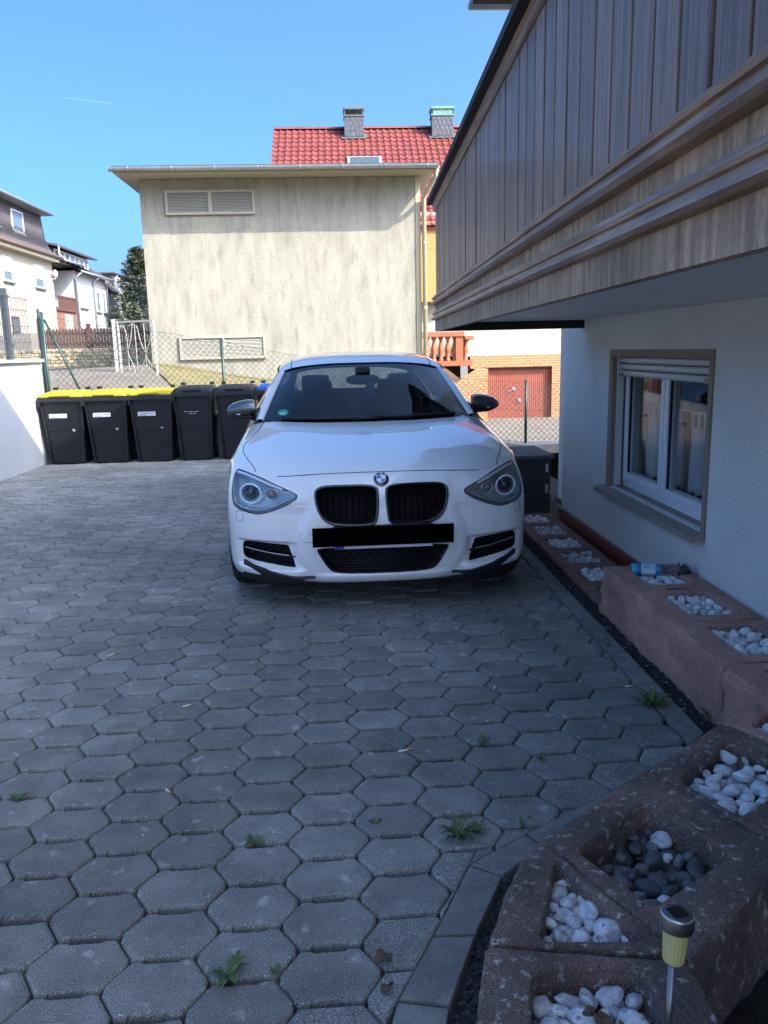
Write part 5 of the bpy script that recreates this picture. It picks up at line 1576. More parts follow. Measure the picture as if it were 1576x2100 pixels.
def seat(x, y, w, name):
    b = MB()
    b.bbox(x, y - .25, .46, w / 2, .25, .09, .05)
    rows = []
    for t in range(9):
        z = .5 + t * .065; yy = y + .02 * t + .02; ww = w / 2 * (1 - .02 * t * t / 8)
        rows.append([(x - ww, yy - .05, z), (x - ww * .7, yy - .02, z), (x, yy, z), (x + ww * .7, yy - .02, z), (x + ww, yy - .05, z), (x + ww * .9, yy + .10, z), (x - ww * .9, yy + .10, z)])
    b.grid(rows, close=True); b.add(rows[-1], [tuple(range(7))])
    st = b.build(name, M_interior, CAR)
    MB().bbox(x, y + .20, 1.14 if 'rear' not in name else 1.10, .115, .045, .085 if 'rear' not in name else .05, .04).bar((x - .05, y + .2, .98), (x - .05, y + .2, 1.10), .012).bar((x + .05, y + .2, .98), (x + .05, y + .2, 1.10), .012).build('headrest', M_interior, st)
seat(-.36, 2.45, .50, 'front_seat'); seat(.36, 2.45, .50, 'front_seat')
seat(-.33, 3.35, .56, 'rear_bench'); seat(.33, 3.35, .56, 'rear_bench')
MB().box(-.66, .66, 3.40, 4.1, .86, .88).build('parcel_shelf', M_interior, CAR)
MB().grid([[(x, y, z - .035) for x, y, z in r[::3]] for r in rf[1::4]]).build('headlining', M_interior, CAR, fix=False)
im = MB(); rows = []
for t in range(20):
    a = 2 * math.pi * t / 20; rows.append([(.125 * math.copysign(abs(math.cos(a)) ** .7, math.cos(a)), 1.875, 1.205 + .038 * math.copysign(abs(math.sin(a)) ** .8, math.sin(a))), (.11 * math.cos(a), 1.845, 1.205 + .033 * math.sin(a))])
im.grid(rows, close=False); im.add([r[0] for r in rows], [tuple(range(20))]); im.add([r[1] for r in rows], [tuple(range(20))])
im.bbox(0, 1.86, 1.262, .055, .04, .035, .015)
im.build('rear_view_mirror', M_interior, CAR)
tg = MB(); tg.add([(.02, 1.84, 1.185), (.085, 1.84, 1.195), (.082, 1.84, 1.09), (.012, 1.84, 1.08)], [(0, 1, 2, 3)])
tg.build('hanging_card', mat('hanging_card', (.35, .42, .45), rough=.5), CAR)
# wipers
for pts in ([(-.52, .035), (-.30, .05), (.0, .052), (.06, .05)], [(.02, .075), (.25, .06), (.55, .045)]):
    w = MB(); p3 = [wpt(.5 + x / 1.36, v, -.016) for x, v in pts]
    w.tube(p3, .010, 6); w.tube([p + Vector((0, .012, -.008)) for p in p3], .005, 4); w.build('wiper', M_mblack, CAR)
# green sticker inside the windscreen
c = Vector(wpt(.118, .17, -.002)); ud = (wpt(.15, .17, -.002) - wpt(.09, .17, -.002)).normalized(); vd = (wpt(.118, .25, -.002) - wpt(.118, .1, -.002)).normalized()
stk = MB(); stk.add([c + ud * .042 * math.cos(a) + vd * .042 * math.sin(a) for a in [2 * math.pi * i / 24 for i in range(24)]], [tuple(range(24))])
st = stk.build('green_sticker', M_sticker, scr)
nn = ud.cross(vd).normalized()
if nn.y > 0: nn = -nn
MB().obox(c - vd * .012 + nn * .001, ud * .026, vd * .0055, nn * .0004).build('sticker_strip', M_white, st)
# ---- mirrors
for s in (1, -1):
    b = MB(); rows = []
    prof = [(0.0, .80, .98, 1.075), (.10, .815, .965, 1.085), (.25, .85, .958, 1.087), (.5, .90, .962, 1.080), (.75, .955, .970, 1.064), (.92, .985, .980, 1.042), (1.0, .996, .990, 1.022)]
    for (t, x, z0, z1) in prof:
        zc, hz = (z0 + z1) / 2, (z1 - z0) / 2; ring = []
        bul = .095 * (1 - .45 * t * t)
        for k in range(20):
            a = 2 * math.pi * k / 20
            cy = math.cos(a); sz = math.sin(a)
            ring.append((s * x, 1.755 + (bul * -max(cy, 0) if cy > 0 else .03 * -cy), zc + hz * math.copysign(abs(sz) ** .5, sz)))
        rows.append(ring)
    b.grid(rows, close=True); b.add(rows[0], [tuple(range(20))]); b.add(rows[-1], [tuple(range(20))])
    mo = b.build('door_mirror', M_mirrorcap, CAR)
    MB().tube([(s * .76, 1.66, .945), (s * .80, 1.70, .955), (s * .84, 1.735, .968)], .022, 8).build('mirror_arm', M_mblack, mo)
    lo = MB(); rows = []
    for x in [.815 + .165 * i / 8 for i in range(9)]:
        zz = .962 + .03 * max(0, (x - .9) / .09) ** 1.5
        rows.append([(s * x, 1.66 + .06 * ((x - .81) / .17) ** 2, zz + .014), (s * x, 1.655 + .06 * ((x - .81) / .17) ** 2, zz + .004), (s * x, 1.68 + .05 * ((x - .81) / .17) ** 2, zz - .008), (s * x, 1.78, zz - .004)])
    lo.grid(rows).build('mirror_base', M_mblack, mo)
    ind = MB(); rows = []
    for x in [.90 + .085 * i / 6 for i in range(7)]:
        zz = .985 + .03 * max(0, (x - .9) / .09) ** 1.5
        yy = 1.662 + .055 * ((x - .81) / .17) ** 2 - .004
        rows.append([(s * x, yy, zz + .005), (s * x, yy - .003, zz), (s * x, yy, zz - .004)])
    ind.grid(rows).build('indicator_strip', M_ring, mo)
# ================================================================== boundary wall, fences, gate
M_bwall = mat('boundary_render', (.45, .452, .445), rough=.95, col2=(.38, .382, .375), scale=1.4, stretch=(1, 1, .4), bump=.35, bscale=110, bdist=.004, col3=(.40, .40, .39), s3=5, lo3=.62, hi3=.8)
M_coping = mat('coping_concrete', (.45, .42, .37), rough=.9, col2=(.36, .34, .30), scale=8, bump=.3, bscale=100)
M_green = mat('green_coated_steel', (.012, .045, .034), rough=.45)
M_anth = mat('anthracite_steel', (.075, .085, .095), rough=.45, metal=.2)
M_wire = mat('galvanised_wire', (.10, .105, .09), rough=.6, metal=.1)
M_oldwhite = mat('old_white_paint', (.45, .43, .39), rough=.6, col2=(.36, .33, .28), scale=25, col3=(.25, .14, .08), s3=18, lo3=.64, hi3=.72)
bwl = thing('boundary_wall', 'white rendered boundary wall on the left beside the bins', 'wall', (-4.1, 8, 0))
def bwp(mb, name, m):
    mb.v = [(a + 4.1, b - 8, c) for a, b, c in mb.v]; return mb.build(name, m, bwl)
g = MB(); g.add([(-4.20, 3, -.1), (-4.02, 11.22, -.1), (-4.22, 11.22, -.1), (-4.40, 3, -.1), (-4.20, 3, 1.36), (-4.02, 11.22, 1.36), (-4.22, 11.22, 1.36), (-4.40, 3, 1.36)], [(0, 1, 2, 3), (4, 5, 6, 7), (0, 1, 5, 4), (1, 2, 6, 5), (2, 3, 7, 6), (3, 0, 4, 7)])
bwp(g, 'wall', M_bwall)
y = 3.0
while y < 11.1:
    y2 = min(y + 1.0, 11.25); xo = lambda yy: -4.20 + .18 * (yy - 3) / 8.22
    g = MB(); v = [(xo(y) + .04, y + .003, 1.363), (xo(y2) + .04, y2 - .003, 1.363), (xo(y2) - .25, y2 - .003, 1.363), (xo(y) - .25, y + .003, 1.363)]
    g.add(v + [(a, b, 1.40) for a, b, c in v], [(0, 1, 2, 3), (4, 5, 6, 7), (0, 1, 5, 4), (1, 2, 6, 5), (2, 3, 7, 6), (3, 0, 4, 7)]); bwp(g, 'coping_stone', M_coping); y = y2
# bar-mesh fence on the wall
bf = thing('bar_fence', 'anthracite bar-mesh fence panel on top of the white boundary wall', 'fence', (-4.1, 9.5, 1.4))
def bfp(mb, name, m=None):
    mb.v = [(a + 4.1, b - 9.5, c - 1.4) for a, b, c in mb.v]; return mb.build(name, m or M_anth, bf)
bfp(MB().box(-4.13, -4.06, 10.38, 10.44, 1.40, 2.26), 'post')
bfp(MB().box(-4.14, -4.05, 10.40, 10.46, 1.56, 1.60).box(-4.14, -4.05, 10.40, 10.46, 2.15, 2.19), 'clamp')
for i in range(50):
    y = 11.12 - i * .05 * 1.0
    if y < 8.7: break
    top_ = 2.20 if y < 10.42 else 2.18
    bfp(MB().bar((-4.09, y, 1.42), (-4.09, y, top_), .006), 'bar')
for z in (1.45, 1.62, 1.82, 2.02, 2.17): bfp(MB().bar((-4.083, 8.6, z), (-4.083, 11.13, z), .007), 'crossbar')
# chain-link fence
cl = thing('chain_link_fence', 'chain-link fence with green posts behind the bins and the car', 'fence', (-.7, 11.6, .4))
def clp(mb, name, m, **k):
    mb.v = [(a + .7, b - 11.6, c - .4) for a, b, c in mb.v]; return mb.build(name, m, cl, **k)
FT = [(-4.02, 1.98), (-3.5, 1.86), (-2.43, 1.72), (-1.65, 1.58), (-.41, 1.32), (1.2, 1.05), (2.66, .90), (6.5, .82)]
def ftop(x):
    for (a, b), (c, d) in zip(FT, FT[1:]):
        if a <= x <= c: return b + (d - b) * (x - a) / (c - a)
    return FT[-1][1] if x > 0 else FT[0][1]
def fbot(x): return max(tz(x, 11.73), .02) + .02
wm = MB(); pitch = .085; r = .0027
for sgn in (1, -1):
    x = -6.5
    while x < 9:
        seg = []
        for k in range(60):
            z = -.05 + k * .04; xx = x + sgn * z
            ok = -4.02 <= xx <= 6.4 and fbot(xx) <= z <= ftop(xx)
            if ok: seg.append((xx, 11.60 + sgn * .003, z))
        if len(seg) > 1: wm.bar(seg[0], seg[-1], 2 * r, 2 * r)
        x += pitch
clp(wm, 'wire_mesh', M_wire, kind='stuff', fix=False)
for zf in (1.0, .55):
    pts = [(x, 11.60, fbot(x) + (ftop(x) - fbot(x)) * zf) for x in [-4.0 + i * .4 for i in range(26)]]
    clp(MB().tube(pts, .0028, 5), 'tension_wire', M_green)
pts = []
for i in range(140):
    x = -4.0 + i * .0125; pts.append((x, 11.59, ftop(x) + .05 + .05 * math.sin(i * .5) * (1 if i % 9 else 1.5)))
clp(MB().tube(pts, .0022, 4), 'loose_wire', M_wire)
for (x, y, z1) in ((-4.13, 11.62, 2.06), (-4.06, 11.55, 2.02), (-1.65, 11.60, 1.62), (2.66, 11.60, .94)):
    clp(MB().tube([(x, y, -.05), (x, y, z1)], .021, 10).lathe([(.024, z1 - .01), (.022, z1 + .012), (.001, z1 + .016)], 10, o=(x, y, 0)), 'post', M_green)
clp(MB().tube([(-4.05, 11.60, 1.93), (-3.60, 11.50, .90)], .016, 8), 'strut', M_green)
# white garden gate at the corner of the cream building
wg = thing('garden_gate', 'old white metal garden gate with bent ornamental bars, standing ajar', 'gate', (-3.9, 15.0, 1.0))
def wgp(mb, name):
    mb.v = [(a + 3.9, b - 15, c - 1.0) for a, b, c in mb.v]; return mb.build(name, M_oldwhite, wg)
wgp(MB().box(-4.065, -4.01, 15.0, 15.055, .9, 2.06), 'gate_post')
A0, A1 = Vector((-3.96, 15.02, 0)), Vector((-3.24, 14.65, 0))
def gp_(t, z): return (A0.x + (A1.x - A0.x) * t, A0.y + (A1.y - A0.y) * t, z)
for a, b, w in (((0, 1.05), (0, 2.03), .034), ((1, 1.05), (1, 2.03), .034), ((0, 2.01), (1, 2.01), .03), ((0, 1.07), (1, 1.07), .034)): wgp(MB().bar(gp_(*a), gp_(*b), w), 'gate_frame')
for pts in ([(.22, 1.07), (.22, 1.75), (.14, 1.95)], [(.46, 1.07), (.46, 1.98)], [(.72, 1.07), (.72, 1.98)],
            [(.72, 1.45), (.60, 1.65), (.52, 1.95)], [(.72, 1.45), (.84, 1.65), (.92, 1.95)], [(.72, 1.4), (.60, 1.22), (.52, 1.07)], [(.72, 1.4), (.85, 1.22), (.93, 1.07)], [(.22, 1.5), (.32, 1.7), (.40, 1.96)], [(.22, 1.45), (.34, 1.25), (.40, 1.07)]):
    p3 = spline([gp_(*p) for p in pts], 5); wgp(MB().tube(p3, .007, 6), 'ornamental_bar')
# ================================================================== bins
M_binbody = mat('bin_plastic', (.0045, .0055, .008), rough=.42, col2=(.007, .0085, .011), scale=6, bump=.12, bscale=200, bdist=.002)
M_yellow = mat('lid_yellow', (.40, .285, .008), rough=.5, col2=(.36, .255, .008), scale=5)
M_bluelid = mat('lid_blue', (.012, .075, .34), rough=.5)
M_blacklid = mat('lid_black', (.010, .0115, .014), rough=.5)
M_label = mat('bin_label', (.55, .58, .60), rough=.6)
M_ink = mat('print_dark', (.05, .05, .06), rough=.7)
M_scuff = mat('plastic_scuff', (.42, .43, .44), rough=.7, col2=(.08, .085, .09), scale=30, lo=.45, hi=.6)
def make_bin(x, label, lid_m, w=.60, h=.90, sticker=True, tilt=0.0):
    t = thing('wheelie_bin', label, 'bin', (x, 11.16, 0), tilt, group='wheelie bins in a row along the back fence')
    d = .54 * w / .60; b = MB()
    prof = [(0.0, .72), (.02, .76), (.45, .86), (.455, .875), (.84, .955)]
    rings = []
    for (z, k) in prof:
        hw, hd = w / 2 * k * .985, d / 2 * k; c = .045; yo = .02 * (1 - z)
        pts = []
        for (sx, sy) in ((-1, -1), (1, -1), (1, 1), (-1, 1)):
            for a in range(4):
                q = {(-1, -1): 180, (1, -1): 270, (1, 1): 0, (-1, 1): 90}[(sx, sy)] + a * 30
                pts.append((sx * (hw - c) + c * math.cos(RAD(q)), sy * (hd - c) + c * math.sin(RAD(q)) + yo, z * h / .9))
        rings.append(pts)
    b.grid(rings, close=True, smooth=False); b.add(rings[0], [tuple(range(16))])
    # pressed-in front panel edges
    body = b.build('body', M_binbody, t)
    for sx in (-1, 1):
        b = MB(); b.add([(sx * w * .40, -d / 2 * .94, .80 * h / .9), (sx * w * .455, -d / 2 * .93, .80 * h / .9), (sx * w * .375, -d / 2 * .735, .03), (sx * w * .33, -d / 2 * .745, .03),
                         (sx * w * .40, -d / 2 * .98, .80 * h / .9), (sx * w * .455, -d / 2 * .97, .80 * h / .9), (sx * w * .375, -d / 2 * .775, .03), (sx * w * .33, -d / 2 * .785, .03)],
                        [(0, 1, 2, 3), (4, 5, 6, 7), (0, 1, 5, 4), (1, 2, 6, 5), (2, 3, 7, 6), (3, 0, 4, 7)])
        b.build('corner_rib', M_binbody, body)
    r = MB(); hz = .84 * h / .9
    r.bbox(0, .0, hz + .03, w / 2, d / 2 + .015, .033, .012); r.build('rim', M_blacklid, t)
    for sx in (-1, 1): MB().bbox(sx * (w / 2 - .03), -d / 2 - .018, hz - .03, .016, .012, .035, .006).build('lift_lug', M_binbody, t)
    l = MB(); rows = []
    for (k, z, yo) in ((1.0, hz + .064, 0), (.985, hz + .085, 0), (.90, hz + .105, 0), (.72, hz + .116, .01), (0.0, hz + .12, .01)):
        hw, hd = w / 2 * k * .97, (d / 2 + .01) * k; c = .05 * k + .001; pts = []
        for (sx, sy) in ((-1, -1), (1, -1), (1, 1), (-1, 1)):
            for a in range(4):
                q = {(-1, -1): 180, (1, -1): 270, (1, 1): 0, (-1, 1): 90}[(sx, sy)] + a * 30
                pts.append((sx * (hw - c) + c * math.cos(RAD(q)), sy * (hd - c) + c * math.sin(RAD(q)) + yo, z + .02 * (1 if sy > 0 else 0)))
        rows.append(pts)
    l.grid(rows, close=True, smooth=False); lid = l.build('lid', lid_m, t)
    MB().bbox(0, -d / 2 - .012, hz + .085, w * .22, .018, .012, .006).build('lid_grip', lid_m, lid)
    for sx in (-1, 1): MB().bbox(sx * w * .36, d / 2 - .005, hz + .155, .03, .03, .018, .008).build('hinge', M_binbody, lid)
    MB().tube([(-w * .42, d / 2 + .03, hz + .10), (w * .42, d / 2 + .03, hz + .10)], .014, 8).build('handle_bar', M_binbody, t)
    for sx in (-1, 1): MB().lathe([(.002, -.025), (.10, -.025), (.10, .025), (.002, .025)], 20, o=(sx * w * .36, d / 2 * .86, .10), mtx=Matrix.Rotation(RAD(90), 4, 'Y')).build('wheel', M_rubber, t)
    def fy(z): return -d / 2 * (.86 + (.955 - .86) * max(0, (z - .455)) / .385) - .003 + .02 * (1 - z)
    if sticker:
        zc = .655; y = fy(zc) - .002
        sl = MB().obox((-.02 - .04, y, zc), (.115, 0, 0), (0, .001, 0), (0, -.006 * 0, .027)).build('label', M_label, t)
        tx = MB(); R = random.Random(int(abs(x) * 100)); tw_ = -.155
        # top line: broken capitals; bottom line: smaller
        for ch in range(11):
            ww = .0125; x0 = tw_ + ch * .0175 + .004
            for sgm in ((0, 0, .003, .020), (0, .017, ww, .020), (ww - .003, 0, ww, .02)) if ch % 3 else ((0, 0, .003, .020), (0, 0, ww, .003)):
                tx.box(x0 + sgm[0], x0 + sgm[2], y - .0025, y - .0012, zc - .002 + sgm[1], zc - .002 + sgm[3])
        for ch in range(7):
            x0 = tw_ + ch * .013 + .004; tx.box(x0, x0 + .009, y - .0025, y - .0012, zc - .020, zc - .010)
        tx.build('label_print', M_ink, sl)
    zc = .44
    s = MB(); R = random.Random(int(abs(x) * 999)); n = 12
    s.add([(.13 + .035 * math.cos(6.283 * i / n) * R.uniform(.6, 1.1), fy(.50) - .004 + (.0 if math.sin(6.283 * i / n) > 0 else .012), zc + .02 + .022 * math.sin(6.283 * i / n) * R.uniform(.6, 1.1)) for i in range(n)], [tuple(range(n))])
    if sticker: s.build('scuff', M_scuff, t)
    return t
make_bin(-3.705, 'yellow-lidded wheelie bin nearest the white wall', M_yellow, tilt=RAD(1))
make_bin(-3.125, 'yellow-lidded wheelie bin in the middle of the three', M_yellow, tilt=RAD(-1))
make_bin(-2.545, 'yellow-lidded wheelie bin next to the all-black bins', M_yellow, tilt=RAD(1))
k4 = make_bin(-1.985, 'all-black wheelie bin with small white print on its front', M_blacklid, .55, .93, False)
pr = MB()
for r_, (n_, ww) in enumerate(((15, .0085), (8, .007))):
    for i in range(n_):
        if i % 5 == 4: continue
        x0 = -.12 + r_ * .06 + i * (ww + .005); pr.box(x0, x0 + ww, -.243, -.2415, .665 - r_ * .025, .672 - r_ * .025)
pr.build('print', M_label, k4)
make_bin(-1.43, 'all-black wheelie bin half hidden by the car door mirror', M_blacklid, .55, .93, False)
make_bin(-.88, 'blue-lidded wheelie bin peeking out behind the car', M_bluelid, .55, .93, False)

# ================================================================== black plank box
M_plank = mat('black_plank', (.022, .022, .024), rough=.6, col2=(.04, .04, .042), scale=4, stretch=(.6, 8, 8), bump=.4, bscale=50, bdist=.003, island=.2)
M_lidgrey = mat('box_lid_felt', (.075, .095, .095), rough=.85, col2=(.10, .12, .12), scale=8)
bx = thing('storage_box', 'black plank storage box with a grey lid behind the car', 'box', (1.555, 7.06, 0))
for r in range(3):
    z = .012 + r * .155
    MB().bbox(0, -.315, z + .076, .205, .012, .076, .006).build('plank', M_plank, bx)
    MB().bbox(.205, 0, z + .076, .012, .30, .076, .006).build('plank', M_plank, bx)
    MB().bbox(-.205, 0, z + .076, .012, .30, .076, .006).build('plank', M_plank, bx)
for sx in (-1, 1): MB().box(sx * .185 - .025, sx * .185 + .025, -.300, -.27, .0, .47).build('corner_batten', M_plank, bx)
MB().bbox(0, 0, .495, .235, .35, .016, .006).build('lid', M_lidgrey, bx)
for z in (.40, .22): MB().bbox(.175, -.332, z, .012, .004, .035, .002).build('hinge', M_silver, bx)
MB().bbox(-.16, -.334, .26, .02, .006, .016, .004).build('hasp', M_silver, bx)

# ================================================================== planters and pebbles
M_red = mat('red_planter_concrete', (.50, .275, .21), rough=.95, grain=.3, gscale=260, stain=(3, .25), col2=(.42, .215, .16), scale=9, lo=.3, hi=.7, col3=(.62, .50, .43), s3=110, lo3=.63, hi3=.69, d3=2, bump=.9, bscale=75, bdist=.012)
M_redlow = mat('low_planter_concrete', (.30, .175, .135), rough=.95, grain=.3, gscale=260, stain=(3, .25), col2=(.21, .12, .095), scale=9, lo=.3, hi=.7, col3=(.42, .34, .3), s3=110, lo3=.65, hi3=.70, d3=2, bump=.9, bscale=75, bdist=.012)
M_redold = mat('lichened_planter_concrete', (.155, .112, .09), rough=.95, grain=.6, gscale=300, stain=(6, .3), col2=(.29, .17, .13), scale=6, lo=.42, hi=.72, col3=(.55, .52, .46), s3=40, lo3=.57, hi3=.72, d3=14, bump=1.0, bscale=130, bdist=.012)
M_soil = mat('planter_soil', (.030, .022, .017), rough=1.0, col2=(.05, .04, .03), scale=40, bump=.8, bscale=90, bdist=.01)
def planter(name, label, outer, inner, h, m, rough=.010, seed=1, fill=.09, z0=-.06, group='planter stones edging the yard'):
    """concrete planter stone: outer and inner outlines (same length, counter-clockwise), split-faced sides"""
    cx = sum(p[0] for p in outer) / len(outer); cy = sum(p[1] for p in outer) / len(outer)
    t = thing(name, label, 'planter', (cx, cy, 0), group=group)
    def dens(poly, step=.022):
        out = []
        for i in range(len(poly)):
            a, b = poly[i], poly[(i + 1) % len(poly)]
            n = 12
            for k in range(n): out.append((a[0] + (b[0] - a[0]) * k / n, a[1] + (b[1] - a[1]) * k / n))
        return out
    O, I = dens(rnd_corner(outer, .009)), dens(rnd_corner(inner, .016))
    def off(p, q, d):   # move p from q outwards
        v = Vector((p[0] - q[0], p[1] - q[1])); l = v.length or 1; return (p[0] + v.x / l * d, p[1] + v.y / l * d)
    def nz(x, y, z, a): return a * (noise.noise((x * 14 + seed, y * 14, z * 14)) + .6 * noise.noise((x * 38, y * 38 + seed, z * 38)))
    b = MB(); rows = []
    nz_ = 9
    for k in range(nz_ + 1):
        z = z0 + (h - .009 - z0) * k / nz_
        rows.append([(*off(p, (cx, cy), nz(p[0], p[1], z, rough) + .006 * (1 - k / nz_)), z) for p in O])
    rows.append([(*off(p, (cx, cy), -.007), h - .002 + nz(p[0], p[1], 0, .003)) for p in O])
    for f in (.33, .66): rows.append([(p[0] + (q[0] - p[0]) * f, p[1] + (q[1] - p[1]) * f, h + nz(p[0] + f, p[1], 1, .0025)) for p, q in zip(O, I)])
    rows.append([(*off(q, (cx, cy), .006), h - .001) for q in I])
    rows.append([(*q, h - .008) for q in I]); rows.append([(*off(q, (cx, cy), -.008), h - fill) for q in I])
    b.grid(rows, close=True); n = len(O)
    b.v = [(x - cx, y - cy, z) for x, y, z in b.v]
    me = b.mesh('stone_body', m); fixn(me); sharpen(me, .55)
    put('stone_body', me, t)
    s = MB(); s.add([(q[0] - cx, q[1] - cy, h - fill + .004) for q in I], [tuple(range(n))]); s.build('soil', M_soil, t)
    return t
def rnd_corner(poly, r):
    out = []
    n = len(poly)
    for i in range(n):
        p, a, b = Vector(poly[i]), Vector(poly[i - 1]), Vector(poly[(i + 1) % n])
        da, db = (a - p), (b - p); ra = min(r, da.length * .3); rb = min(r, db.length * .3)
        out.append(tuple(p + da.normalized() * ra)); out.append(tuple(p + db.normalized() * rb))
    return out

M_pebw = mat('white_pebble', (.76, .76, .74), rough=.6, island=.12, col2=(.60, .61, .61), scale=18, lo=.45, hi=.7, col3=(.34, .34, .34), s3=90, lo3=.62, hi3=.70, bump=.15, bscale=60)
M_pebn = mat('stained_pebble', (.68, .69, .69), rough=.65, island=.2, col2=(.36, .365, .37), scale=26, lo=.42, hi=.66, col3=(.16, .16, .155), s3=80, lo3=.57, hi3=.72, bump=.2, bscale=60)
M_pebd = mat('dark_pebble', (.10, .102, .108), rough=.6, island=.45, col2=(.21, .21, .215), scale=20, lo=.42, hi=.7, col3=(.24, .24, .24), s3=45, lo3=.66, hi3=.75, bump=.25, bscale=60)
def pebble_meshes(m, seed):
    out = []
    for k in range(7):
        bm = bmesh.new(); bmesh.ops.create_icosphere(bm, subdivisions=3 if k < 99 else 2, radius=1.0)
        for v in bm.verts:
            n_ = noise.noise(v.co * 1.0 + Vector((k * 7 + seed, 0, 0))); n2 = noise.noise(v.co * 2.1 + Vector((0, k * 5 + seed, 0)))
            v.co *= (1 + .38 * n_ + .16 * n2) * .03
        b = MB(); b.bm(bm, 0, True); bm.free(); out.append(b.mesh('pebble', m))
    return out
PW, PN, PD = pebble_meshes(M_pebw, 1), pebble_meshes(M_pebn, 2), pebble_meshes(M_pebd, 3)
def in_poly(poly, x, y): return sdist(poly, x, y)[0] < 0
STUFF_PEB = MB()
def fill_cell(poly, ztop, size, meshes, label, group, seed, layers=2, alt=None, altp=0.0, cap=999, stuff=False):
    R = random.Random(seed); x0 = min(p[0] for p in poly); x1 = max(p[0] for p in poly); y0 = min(p[1] for p in poly); y1 = max(p[1] for p in poly)
    placed = []
    for L_ in range(layers):
        tries = 0; cnt = 0
        while tries < 1500 and cnt < (cap if L_ == layers - 1 else 999):
            tries += 1
            s = R.uniform(*size) if tries < 600 else R.uniform(size[0] * .6, size[0])
            x, y = R.uniform(x0, x1), R.uniform(y0, y1)
            if sdist(poly, x, y)[0] > -s * (.62 if seed != 82 else .35): continue
            z = ztop + L_ * size[1] * .72 + R.uniform(-.004, .006)
            if any((x - a) ** 2 + (y - b) ** 2 + ((z - c) * 1.3) ** 2 < ((.90 if seed not in (82, 83) else .78) * (s + q)) ** 2 for a, b, c, q in placed): continue
            placed.append((x, y, z, s)); cnt += 1
    for (x, y, z, s) in placed:
        mm = R.choice(alt) if alt and R.random() < altp else R.choice(meshes)
        rot = (R.uniform(-.4, .4), R.uniform(-.4, .4), R.uniform(0, 6.28)); e = R.uniform(.72, 1.0); sc = (s * 1.15 / .03, s * e / .03, s * R.uniform(.58, .85) / .03)
        if stuff or s < .0165 or (z < ztop + size[1] * .4 and (seed < 80 or s < size[0] * .97)):
            from mathutils import Euler
            mt = Matrix.Translation((x, y, z)) @ Euler(rot).to_matrix().to_4x4() @ Matrix.Diagonal((*sc, 1))
            STUFF_PEB.add([mt @ v.co for v in mm.vertices], [tuple(p.vertices) for p in mm.polygons], 0 if mm in PW else (1 if mm in PN else 2), True)
        else:
            o = put('pebble', mm, None, label, 'pebble', group, loc=(x, y, z), rot=rot); o.scale = sc
    return len(placed)
# high planter along the house wall
HZ = .245
for i, (ya, yb, lab) in enumerate(((3.705, 4.15, 'red concrete planter stone with the blue bottle lying in it'), (3.235, 3.70, 'red concrete planter stone next to the one with the bottle'), (2.765, 3.23, 'red concrete planter stone right of the window, full of white pebbles'), (2.30, 2.76, 'red concrete planter stone cut off by the right edge of the picture'))):
    planter('planter_stone', lab, [(1.385, ya), (1.80, ya), (1.80, yb), (1.385, yb)], [(1.505, ya + .075), (1.725, ya + .075), (1.725, yb - .055), (1.505, yb - .055)], HZ, M_red, rough=.020, seed=i * 3 + 1, fill=.075)
PG = 'pebbles in the planters'
def rect(x0, x1, y0, y1): return [(x0, y0), (x1, y0), (x1, y1), (x0, y1)]
fill_cell(rect(1.51, 1.72, 3.785, 4.09), HZ - .058, (.020, .033), PW, 'white pebble under the blue bottle in the planter', PG, 31, 2)
fill_cell(rect(1.51, 1.72, 3.315, 3.64), HZ - .056, (.022, .036), PW, 'white pebble in the planter stone next to the bottle', PG, 32, 2)
fill_cell(rect(1.51, 1.72, 2.845, 3.17), HZ - .056, (.022, .036), PW, 'white pebble in the planter stone below the window edge', PG, 33, 2)
# low planter beside the car
LZ = .012
lows = [(4.165, 4.58), (4.585, 5.0), (5.005, 5.42), (5.425, 5.84), (5.845, 6.26), (6.265, 6.68)]
names = ['half hidden behind the taller planter', 'second from the taller planter', 'third from the taller planter', 'beside the car front wheel', 'fifth from the taller planter', 'at the foot of the black box']
for i, (ya, yb) in enumerate(lows):
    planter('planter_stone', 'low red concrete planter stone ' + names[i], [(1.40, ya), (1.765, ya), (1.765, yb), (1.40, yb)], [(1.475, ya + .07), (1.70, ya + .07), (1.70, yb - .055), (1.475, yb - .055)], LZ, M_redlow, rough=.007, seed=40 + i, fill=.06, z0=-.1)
    fill_cell(rect(1.48, 1.695, ya + .08, yb - .06), LZ - .040, (.020, .033), PW if i % 2 else PN, '', PG, 60 + i, 2, stuff=True)
# near planter: corner stones
NZ = .20
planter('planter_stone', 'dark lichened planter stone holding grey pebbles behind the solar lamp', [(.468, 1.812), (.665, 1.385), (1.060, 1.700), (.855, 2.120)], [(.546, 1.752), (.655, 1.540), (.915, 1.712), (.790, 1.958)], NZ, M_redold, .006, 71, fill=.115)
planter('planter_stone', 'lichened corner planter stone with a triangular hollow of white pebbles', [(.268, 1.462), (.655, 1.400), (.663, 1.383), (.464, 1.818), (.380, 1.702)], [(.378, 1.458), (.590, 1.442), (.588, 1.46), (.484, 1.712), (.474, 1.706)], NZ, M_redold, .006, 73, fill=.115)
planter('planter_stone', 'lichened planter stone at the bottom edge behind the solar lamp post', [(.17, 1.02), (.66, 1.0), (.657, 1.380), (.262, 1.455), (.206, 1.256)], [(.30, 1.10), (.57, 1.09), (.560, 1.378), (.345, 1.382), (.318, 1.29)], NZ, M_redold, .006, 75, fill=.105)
planter('planter_stone', 'lichened planter stone with clean white pebbles and a grass tuft', [(.860, 2.115), (1.065, 1.702), (1.44, 2.00), (1.205, 2.392)], [(.928, 2.052), (1.010, 1.86), (1.32, 2.07), (1.165, 2.262)], NZ, M_redold, .006, 77, fill=.085)
